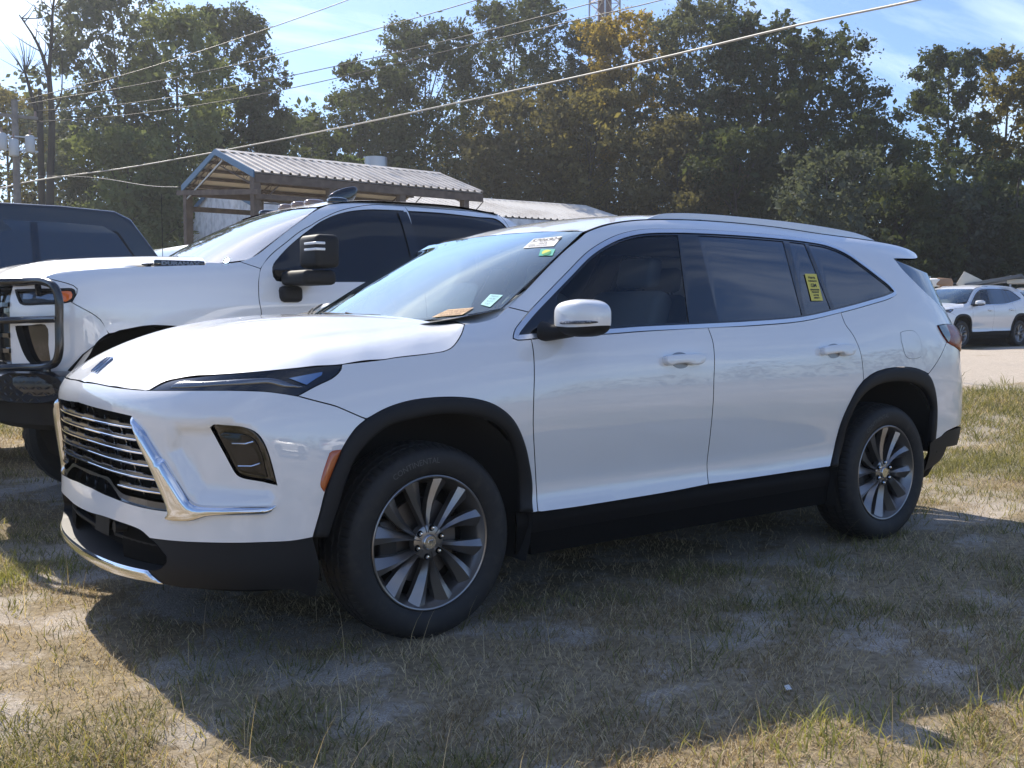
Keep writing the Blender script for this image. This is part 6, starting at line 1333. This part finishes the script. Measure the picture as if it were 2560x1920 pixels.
# ---------------------------------------------------------------- buildings
metal = mat('roof_metal_white', (.72, .66, .59), .6, metal=.0, spec=.25, noise=(1.2, (.52, .47, .42), 6, .45, .7)); rust = mat('purlin_brown', (.095, .075, .064), .85, noise=(5, (.16, .125, .105), 5, .4, .7)); blue = mat('fascia_blue', (.05, .14, .26), .45); galv = mat('galvanised', (.45, .47, .50), .4, metal=.7); whitew = mat('siding_white', (.80, .82, .86), .6, noise=(3, (.50, .52, .56), 5, .45, .7))
metal2 = mat('roof_metal_old', (.74, .71, .67), .5, metal=.0, noise=(.8, (.52, .48, .44), 6, .4, .7))
def gable(root, ln, w, eave, rise, over=.25, rib=.24, mroof=metal, prefix='roof', ribs=True):
    """local frame: near eave along +x from the origin, depth along +y; returns nothing"""
    for s in (0, 1):
        ya, yb = (-over * 0, w / 2) if s == 0 else (w, w / 2); sl = math.hypot(w / 2, rise)
        mb = MB(); n = int(ln / rib); V = []; F = []
        if ribs:
            for i in range(n + 1):
                x0 = ln * i / n
                for dx, dz in ((0, 0), (rib * .62, 0), (rib * .68, .05), (rib * .90, .05), (rib * .98, 0)):
                    x = min(ln, x0 + dx); V += [(x, ya, eave + dz), (x, yb, eave + rise + dz)]
            k = len(V) // 2
            for j in range(k - 1): F.append((2*j, 2*j+2, 2*j+3, 2*j+1))
            # turned-down underside
            n0 = len(V); V += [(0, ya, eave - .03), (ln, ya, eave - .03), (ln, yb, eave + rise - .03), (0, yb, eave + rise - .03)]; F.append((n0, n0+1, n0+2, n0+3))
        else:
            V = [(0, ya, eave), (ln, ya, eave), (ln, yb, eave + rise), (0, yb, eave + rise)]; F = [(0, 1, 2, 3)]
        mb.add(V, F); mb.build('roof_sheet', mroof, root)
    mb = MB(); mb.prism([(w/2 - .14, eave + rise - .01), (w/2, eave + rise + .055), (w/2 + .14, eave + rise - .01), (w/2, eave + rise + .03)], 0, -.02, ln + .02); mb.build('ridge_cap', mroof, root)
pv = empty('open_pavilion', (7.9, 18.65, 0), .063, 'open-sided shelter with ribbed white metal roof, brown posts and blue gable trim', 'shelter')
PL, PW, PE, PR = 6.7, 3.9, 4.5, .68
gable(pv, PL, PW, PE, PR, rib=.235)
for s in (0, 1):
    y0, y1 = (0, PW / 2) if s == 0 else (PW, PW / 2); mb = MB(); mb.add([(-.02, y0, PE - .14), (-.02, y1, PE + PR - .10), (-.02, y1, PE + PR + .04), (-.02, y0, PE + .03), (-.06, y0, PE - .14), (-.06, y1, PE + PR - .10), (-.06, y1, PE + PR + .04), (-.06, y0, PE + .03)], [(0,1,2,3),(7,6,5,4),(0,4,5,1),(3,2,6,7),(0,3,7,4),(1,5,6,2)]); mb.build('gable_trim', blue, pv)
for i, tx in enumerate((.06, 2.05, 4.1, 6.15)):
    for yy in (.12, PW - .12): MB().box((tx - .09, yy - .09, 0), (tx + .09, yy + .09, PE - .06)).build('post', rust, pv)
for yy in (.05, PW - .05): MB().box((-.0, yy - .05, PE - .24), (PL, yy + .05, PE - .05)).build('eave_beam', rust, pv)
for yy in (.03, PW - .03): MB().box((.0, yy - .06, PE - .62), (PL + .35, yy + .06, PE - .50)).build('tie_rail', rust, pv)
MB().prism([(-.2, PE - .54), (PW + .3, PE - .20), (PW + .3, PE - .08), (-.2, PE - .42)], 0, -.06, .0).build('tie_rail', rust, pv)
for f in (.12, .34, .56, .78, .94):
    for s in (0, 1):
        y = f * PW / 2 if s == 0 else PW - f * PW / 2; z = PE + f * PR - .11; MB().box((.0, y - .045, z), (PL, y + .045, z + .07)).build('purlin', rust, pv)
for tx in (.06, 2.05, 4.1, 6.15):
    mb = MB(); a = (tx, .1, PE - .1); b = (tx, PW / 2, PE + PR - .12); c = (tx, PW - .1, PE - .1); mb.tube([a, b, c], .022, 5); lowp = [(tx, .1, PE - .32), (tx, PW / 2, PE + PR - .34), (tx, PW - .1, PE - .32)]; mb.tube(lowp, .018, 5)
    for k in range(14):
        t0 = k / 14; t1 = (k + 1) / 14; f = lambda t, o: (tx, .1 + (PW - .2) * t, PE - .1 + o + (PR - .02) * (1 - abs(2 * t - 1))); mb.tube([f(t0, 0 if k % 2 else -.22), f(t1, -.22 if k % 2 else 0)], .009, 4)
    mb.build('truss', rust, pv)
    for sgn, yy in ((1, .12),): MB().tube([(tx + .09, yy, PE - .75), (tx + .65, yy, PE - .22)], .014, 5).build('brace', rust, pv)
MB().tube([(.0, PW / 2 - .3, PE + .42), (.0, PW - .15, PE - .35)], .02, 5).build('brace', galv, pv)
bn_ = empty('long_shed', (12.3, 28.7, 0), -.059, 'long low white shed with board gable, roller door and pale metal roof behind the shelter', 'shed')
SL, SWD, SE, SR = 16.5, 7.4, 4.9, 1.05
gable(bn_, SL, SWD, SE, SR, rib=.30, mroof=metal2)
# board-and-batten gable wall with door
nb_ = 26
for i in range(nb_):
    y0 = SWD * i / nb_; y1 = SWD * (i + 1) / nb_ - .03; zt = lambda y: SE - .03 + SR * (1 - abs(2 * y / SWD - 1)); dlo_, dhi = 2.1, 5.4
    zb = 3.55 if dlo_ < (y0 + y1) / 2 < dhi + 0 else 0
    MB().add([(0, y0, zb), (0, y1, zb), (0, y1, zt(y1)), (0, y0, zt(y0)), (.04, y0, zb), (.04, y1, zb), (.04, y1, zt(y1)), (.04, y0, zt(y0))], [(3,2,1,0),(4,5,6,7),(0,1,5,4),(2,3,7,6),(1,2,6,5),(3,0,4,7)]).build('siding_board', whitew, bn_)
MB().box((.05, 0, 0), (SL - .05, .1, SE - .05)).build('side_wall', whitew, bn_); MB().box((.05, SWD - .1, 0), (SL - .05, SWD, SE - .05)).build('side_wall', whitew, bn_)
MB().box((.045, 0.1, 0), (.08, SWD - .1, SE - .05)).build('wall_lining', whitew, bn_)
MB().box((-.03, 0, 3.62), (-.004, SWD, 3.85)).build('wall_band', whitew, bn_)
MB().box((.0, 2.2, 0), (.03, 3.6, 3.45)).build('roller_door', galv, bn_); MB().box((-.02, 3.62, 0), (.03, 3.78, 3.6)).build('door_frame', whitew, bn_); MB().box((.0, 3.85, 0), (.03, 5.3, 3.45)).build('roller_door', galv, bn_)
for s in (0, 1):
    y0, y1 = (-.35, SWD / 2) if s == 0 else (SWD + .35, SWD / 2); dz = -.35 * SR / (SWD / 2); MB().add([(-.06, y0, SE - .16 + dz), (-.06, y1, SE + SR - .16), (-.06, y1, SE + SR + .02), (-.06, y0, SE + .02 + dz), (-.1, y0, SE - .16 + dz), (-.1, y1, SE + SR - .16), (-.1, y1, SE + SR + .02), (-.1, y0, SE + .02 + dz)], [(0,1,2,3),(7,6,5,4),(0,4,5,1),(3,2,6,7),(0,3,7,4),(1,5,6,2)]).build('gable_trim', blue, bn_)
vt = empty('roof_vent', (15.05, 25.6, 0), 0, 'round galvanised vent cap standing up behind the shelter roof', 'vent')
mb = MB().tube([(0, 0, 4.2), (0, 0, 5.95)], .26, 18).build('vent_pipe', galv, vt, auto=.8); MB().tube([(0, 0, 5.75), (0, 0, 6.22)], .36, 20).build('vent_cap', galv, vt, auto=.8)

# ---------------------------------------------------------------- pole, wires, tower, fence
wood_m = mat('pole_wood', (.16, .15, .145), .85, noise=(3, (.24, .23, .22), 5, .4, .7)); wirem = mat('cable_black', (.02, .02, .022), .5); wireg = mat('cable_grey', (.38, .36, .32), .5); enamel = mat('transformer_grey', (.50, .54, .58), .4); porc = mat('insulator', (.25, .16, .13), .3)
up = empty('utility_pole', (-2.263 + 11.19 * .731, -4.4745 + 50.77 * .731, .60), 0, 'wooden utility pole with crossarm and three grey transformer cans at far left', 'utility pole'); up.scale = (.731, .731, .731)
MB().tube([(0, 0, 0), (.02, 0, 10.2)], [.19, .13], 12).build('pole', wood_m, up, auto=.8)
MB().box((-.9, -.08, 9.42), (.95, .04, 9.55)).build('crossarm', wood_m, up); MB().box((-.75, -.35, 7.95), (.85, -.25, 8.02)).build('bracket', galv, up); MB().box((-.75, -.35, 8.55), (.85, -.25, 8.60)).build('bracket', galv, up)
for dx, dy, dz in ((-.62, -.35, 0), (-.16, -.42, -.22), (.52, -.35, .0)):
    t = MB().tube([(dx, dy, 7.93 + dz), (dx, dy, 7.97 + dz), (dx, dy, 8.60 + dz), (dx, dy, 8.66 + dz)], [.17, .20, .20, .15], 16).build('transformer', enamel, up, auto=.9); MB().tube([(dx, dy, 8.66 + dz), (dx, dy, 8.9 + dz)], [.05, .035], 8).build('bushing', porc, t, auto=.9)
for dx in (-.8, .05, .85): MB().tube([(dx, -.02, 9.55), (dx, -.02, 9.78)], [.06, .04], 8).build('insulator', porc, up, auto=.9)
for i, (kk, P) in enumerate(WIRES.items()):
    C_ = catmull(P, 8); rad = dict(w1=.013, w2=.013, w3=.013, w4=.013, w5=.020, w6=.010)[kk]; o = MB().tube([tuple(q) for q in C_], rad, 6).build('power_line' if kk != 'w6' else 'service_cable', wireg if kk in ('w5',) else wirem, smooth=True)
    tag(o, ['uppermost of the thin power lines crossing the sky', 'second highest thin power line crossing the sky', 'third thin power line below the two highest', 'lowest of the four parallel thin power lines', 'thick pale cable sweeping from lower left to upper right, in front of the trees', 'faint drop cable from the pole to the shelter'][i], 'power line', 'overhead lines')
tower = empty('lattice_tower', (61.8, 65.7, .4), R_(20), 'dark lattice mast rising behind the golden tree', 'mast'); tred = mat('tower_paint', (.10, .045, .05), .6)
for dx, dy in ((-1.4, 0), (1.4, 0), (0, 2.3)): MB().tube([(dx, dy, 0), (dx, dy, 34)], .09, 6).build('mast_leg', galv, tower)
mb = MB()
for k in range(8, 17):
    z = k * 2.0
    for a, b in (((-1.4, 0), (1.4, 0)), ((1.4, 0), (0, 2.3)), ((0, 2.3), (-1.4, 0))): mb.tube([(*a, z), (*b, z + 2)], .04, 4); mb.tube([(*b, z), (*a, z + 2)], .04, 4); mb.tube([(*a, z), (*b, z)], .04, 4)
mb.build('lattice_bracing', galv, tower)
MB().tube([(-.55, .8, 4), (-.55, .8, 34)], .34, 10).build('cable_duct', tred, tower); MB().tube([(.45, .8, 4), (.45, .8, 34)], .42, 10).build('cable_duct', tred, tower)
fx = [(31.2 + .38 * i, 17.6 - .52 * i) for i in range(11)]
fn_ = empty('wire_fence', (31.2, 17.6, .4), 0, 'low wire fence with thin metal posts in front of the wood at right', 'fence')
for x, y in fx[::2]: MB().tube([(x - 31.2, y - 17.6, 0), (x - 31.2, y - 17.6, 2.15)], .035, 6).build('fence_post', galv, fn_)
mb = MB()
for z in (.3, .7, 1.1, 1.5, 1.9): mb.tube([(fx[0][0] - 31.2, fx[0][1] - 17.6, z), (fx[-1][0] - 31.2, fx[-1][1] - 17.6, z)], .008, 4)
mb.build('fence_wire', galv, fn_)
# heap of discarded things beyond the crossover
def junk(name, lab, cat, x, y, z, sx, sy, sz, rot, m):
    mb = MB().box((-sx / 2, -sy / 2, -sz / 2), (sx / 2, sy / 2, sz / 2)); o = mb.build(name, m, bevel=min(sx, sy, sz) * .12); o.location = (x, y, z); o.rotation_euler = rot; return tag(o, lab, cat)
card = mat('cardboard', (.33, .20, .12), .8); cream = mat('cream_board', (.60, .55, .45), .7); tarp = mat('grey_tarp', (.10, .11, .12), .6)
mb = MB(); hp_ = [(25.7, 13.6, .3)]; V = []; F = []
for i in range(13):
    for j in range(7): u, v = i / 12, j / 6; V.append((25.4 + 3.4 * u, 13.9 - 4.6 * u + 2.2 * v, .35 + 1.62 * math.sin(math.pi * min(1, max(0, v))) ** .7 * math.sin(math.pi * (.06 + .9 * u)) ** .4 + rng.normal(0, .06)))
for i in range(12):
    for j in range(6): F.append((i*7+j, (i+1)*7+j, (i+1)*7+j+1, i*7+j+1))
tag(mesh_obj('rubble_heap', V, F, mat('rubble_dark', (.05, .045, .045), .9), None, False), 'dark rubbish heap beyond the small white crossover', 'rubbish heap')
junk('cardboard_box', 'brown cardboard box on the heap above the crossover windscreen', 'box', 26.2, 12.55, 2.12, .35, .4, .22, (.1, .3, .4), card); junk('white_box', 'white box beside the brown one on the heap', 'box', 26.0, 12.75, 2.15, .2, .3, .22, (0, -.2, .9), paperw)
junk('white_board', 'tilted cream board leaning on the heap', 'board', 26.45, 11.95, 2.14, .08, .55, .42, (.5, .2, .5), cream); junk('folded_tarp', 'long grey tarp slab draped over the right part of the heap', 'tarp', 26.8, 11.4, 2.16, .5, 1.5, .09, (-.17, .1, .35), tarp)
junk('cream_box', 'small cream box at the right end of the heap', 'box', 27.0, 10.85, 2.15, .25, .5, .12, (0, .1, .4), cream); junk('white_bag', 'small white bag at the left end of the heap', 'bag', 26.0, 12.95, 2.06, .25, .3, .2, (.3, 0, 0), paperw)

# ---------------------------------------------------------------- the other vehicles
WANT = ("lamp_housing", 'front_bumper', 'lower_bumper', 'headlamp', 'front_fender', 'side_frame', 'front_door', 'rear_door', 'window_trim', 'window_pillars', 'front_window', 'rear_window', 'vent_window', 'quarter_window', 'rocker_sill', 'wheel_arch_trim', 'rear_bumper', 'rear_lower_bumper', 'tail_lamp', 'rear_glass', 'tailgate', 'bonnet', 'windscreen', 'windscreen_border', 'roof', 'roof_rail', 'inner_shell', 'underbody', 'wheel_well', 'wing_mirror', 'wheel', 'dashboard', 'grille_backing', 'intake_backing', 'seat')
def car_like(loc, scale, label, rz=0, paint2=None, cat='car'):
    r = empty('crossover_car', loc, rz, label, cat); r.scale = scale
    for ch in list(suv.children):
        if ch.name.split('.')[0] not in WANT: continue
        c = ch.copy(); COL.objects.link(c); c.parent = r
        if paint2 is not None and c.type == 'MESH' and c.data.materials and c.data.materials[0] == paint: c.data = c.data.copy(); c.data.materials[0] = paint2
        for g2 in ch.children:
            if g2.name.split('.')[0] in ('lug_recess', 'tyre_lettering', 'badge_shield', 'lettering', 'lamp_accent'): continue
            d = g2.copy(); COL.objects.link(d); d.parent = c
            if paint2 is not None and d.type == 'MESH' and d.data.materials and d.data.materials[0] == paint: d.data = d.data.copy(); d.data.materials[0] = paint2
    return r
car_like((23.6, 11.4, .37), (.955, .95, .915), 'small white crossover with black wheel arches parked beyond the SUV at right')
silver = mat('silver_paint', (.50, .49, .47), .35, metal=.2, coat=1)
car_like((29.6, 12.4, .40), (.95, .95, .93), 'pale silver car partly cut off at the right edge, behind the crossover', 0, silver)
for k_, (x_, m_, lb_) in enumerate(((-5.5, None, 'white car across the lot behind the viewpoint, seen only mirrored in the SUV, left one'), (1.2, silver, 'silver car across the lot behind the viewpoint, seen only mirrored in the SUV'), (7.6, None, 'white car across the lot behind the viewpoint, seen only mirrored in the SUV, right one'))):
    car_like((x_, -14.5, .1), (.97, -.97, .95) if False else (.97, .97, .95), lb_, math.pi, m_)
# dark vehicle at far left
dk = mat('dark_paint', (.012, .014, .018), .28, coat=1, coat_rough=.06); dv = empty('dark_van', (0, 5.0, 0), 0, 'dark vehicle with long flat roof and slanted rear end at far left', 'van')
side = [(-4.4, .5), (-4.45, 1.15), (-4.2, 1.35), (-3.2, 1.5), (-2.5, 2.08), (-2.2, 2.16), (-1, 2.205), (.2, 2.205), (.66, 2.185), (.80, 2.12), (.93, 1.93), (1.26, 1.42), (1.33, 1.1), (1.3, .5)]
def tum(x, y, z): return (x, (y - 1.0) * (1 - .17 * sstep(np.array((z - 1.35) / .85))) + 1.0, z)
bm = bmesh.new(); vs = [[bm.verts.new(tum(x, y, z)) for x, z in side] for y in (0, .04, 1.0, 1.96, 2.0)]
n = len(side)
for a, b in zip(vs[:-1], vs[1:]):
    for i in range(n): bm.faces.new((a[i], a[(i+1) % n], b[(i+1) % n], b[i]))
bm.faces.new(vs[0][::-1]); bm.faces.new(vs[-1]); bmesh.ops.recalc_face_normals(bm, faces=bm.faces)
es = [e for e in bm.edges if len(e.link_faces) == 2 and e.calc_face_angle(0) > .9]; bmesh.ops.bevel(bm, geom=es, offset=.07, segments=4, profile=.5, affect='EDGES', clamp_overlap=True)
for f in bm.faces: f.smooth = True
for e in bm.edges: e.smooth = not (len(e.link_faces) == 2 and e.calc_face_angle(0) > .5)
me = bpy.data.meshes.new('van_body'); bm.to_mesh(me); bm.free(); me.materials.append(dk); link_mesh('van_body', me, dv)
def side_poly(name, P, m, off, parent=dv):
    V = [tuple(np.array(tum(x, 0, z)) + np.array([0, -off, 0])) for x, z in P]; V2 = [(a, b + .01, c) for a, b, c in V]; k = len(V)
    return mesh_obj(name, V + V2, [tuple(range(k))[::-1]] + [(i, (i+1) % k, k + (i+1) % k, k + i) for i in range(k)], m, parent, False)
Pw = [(-2.5, 1.44), (-2.2, 1.98), (-1.2, 2.055), (.2, 2.06), (.55, 2.045), (.66, 1.98), (.98, 1.46)]
side_poly('window_surround', [(a * 1.0 + (.02 if a > 0 else -.02), b + (.012 if b > 1.5 else -.012)) for a, b in Pw], trimp, .004); side_poly('side_window', Pw, privacy, .008)
for x in (-1.2, -.02): side_poly('window_pillar', [(x - .03, 1.45), (x - .03, 2.05), (x + .03, 2.05), (x + .03, 1.45)], gloss, .012)
for x in (-3.4, .3):
    w = lathe('wheel', [(.0, .05), (.2, .03), (.24, .0), (.26, .0), (.30, -.01), (.36, 0), (.38, .05), (.38, .2), (.3, .23)], 28, rubber, dv, auto=.5); w.location = (x, .02, .38)
MB().tube([(1.05, .1, 1.2), (1.05, .1, 2.35)], [.005, .002], 5).build('whip_antenna', trimp, dv)
# pale blue van glimpsed between dark van and pickup
bv = empty('pale_blue_van', (2.0, 7.6, 0), 0, 'pale blue vehicle glimpsed between the dark van and the pickup windscreen', 'van'); pb_ = mat('pale_blue_paint', (.42, .52, .66), .35, coat=1)
sd = [(0.0, .5), (.02, 1.2), (.10, 1.75), (.28, 2.08), (.8, 2.17), (4.4, 2.17), (4.6, 1.9), (4.65, .5)]
MB().prism(sd, 1, 0, 1.9).build('van_body', pb_, bv, bevel=.08, seg=3); MB().prism([(.16, 1.55), (.30, 1.98), (.8, 2.05), (1.3, 2.05), (1.3, 1.55)], 1, -.012, .02).build('side_window', privacy, bv)
for x in (.8, 3.7): w = lathe('wheel', [(.0, .05), (.2, .03), (.24, .0), (.30, -.01), (.36, 0), (.38, .05), (.38, .2)], 24, rubber, bv, auto=.5); w.location = (x, .02, .38)


# ---------------------------------------------------------------- thin haze volume, added in place of lens glare to lift the tree darks
hb = MB().box((-70, -90, -1.5), (90, 95, 45)); hz = hb.build('haze', None); hz.data.materials.clear()
hm_ = bpy.data.materials.new('glare_haze'); hm_.use_nodes = True; N = hm_.node_tree.nodes; N.clear(); o_ = N.new('ShaderNodeOutputMaterial'); pvn = N.new('ShaderNodeVolumePrincipled'); pvn.inputs['Color'].default_value = (.92, .95, 1, 1); pvn.inputs['Density'].default_value = HAZE; pvn.inputs['Anisotropy'].default_value = .5
hm_.node_tree.links.new(pvn.outputs[0], o_.inputs['Volume']); hz.data.materials.append(hm_); tag(hz, 'thin pale haze hanging in the backlit air over the lot', 'haze', kind='stuff')
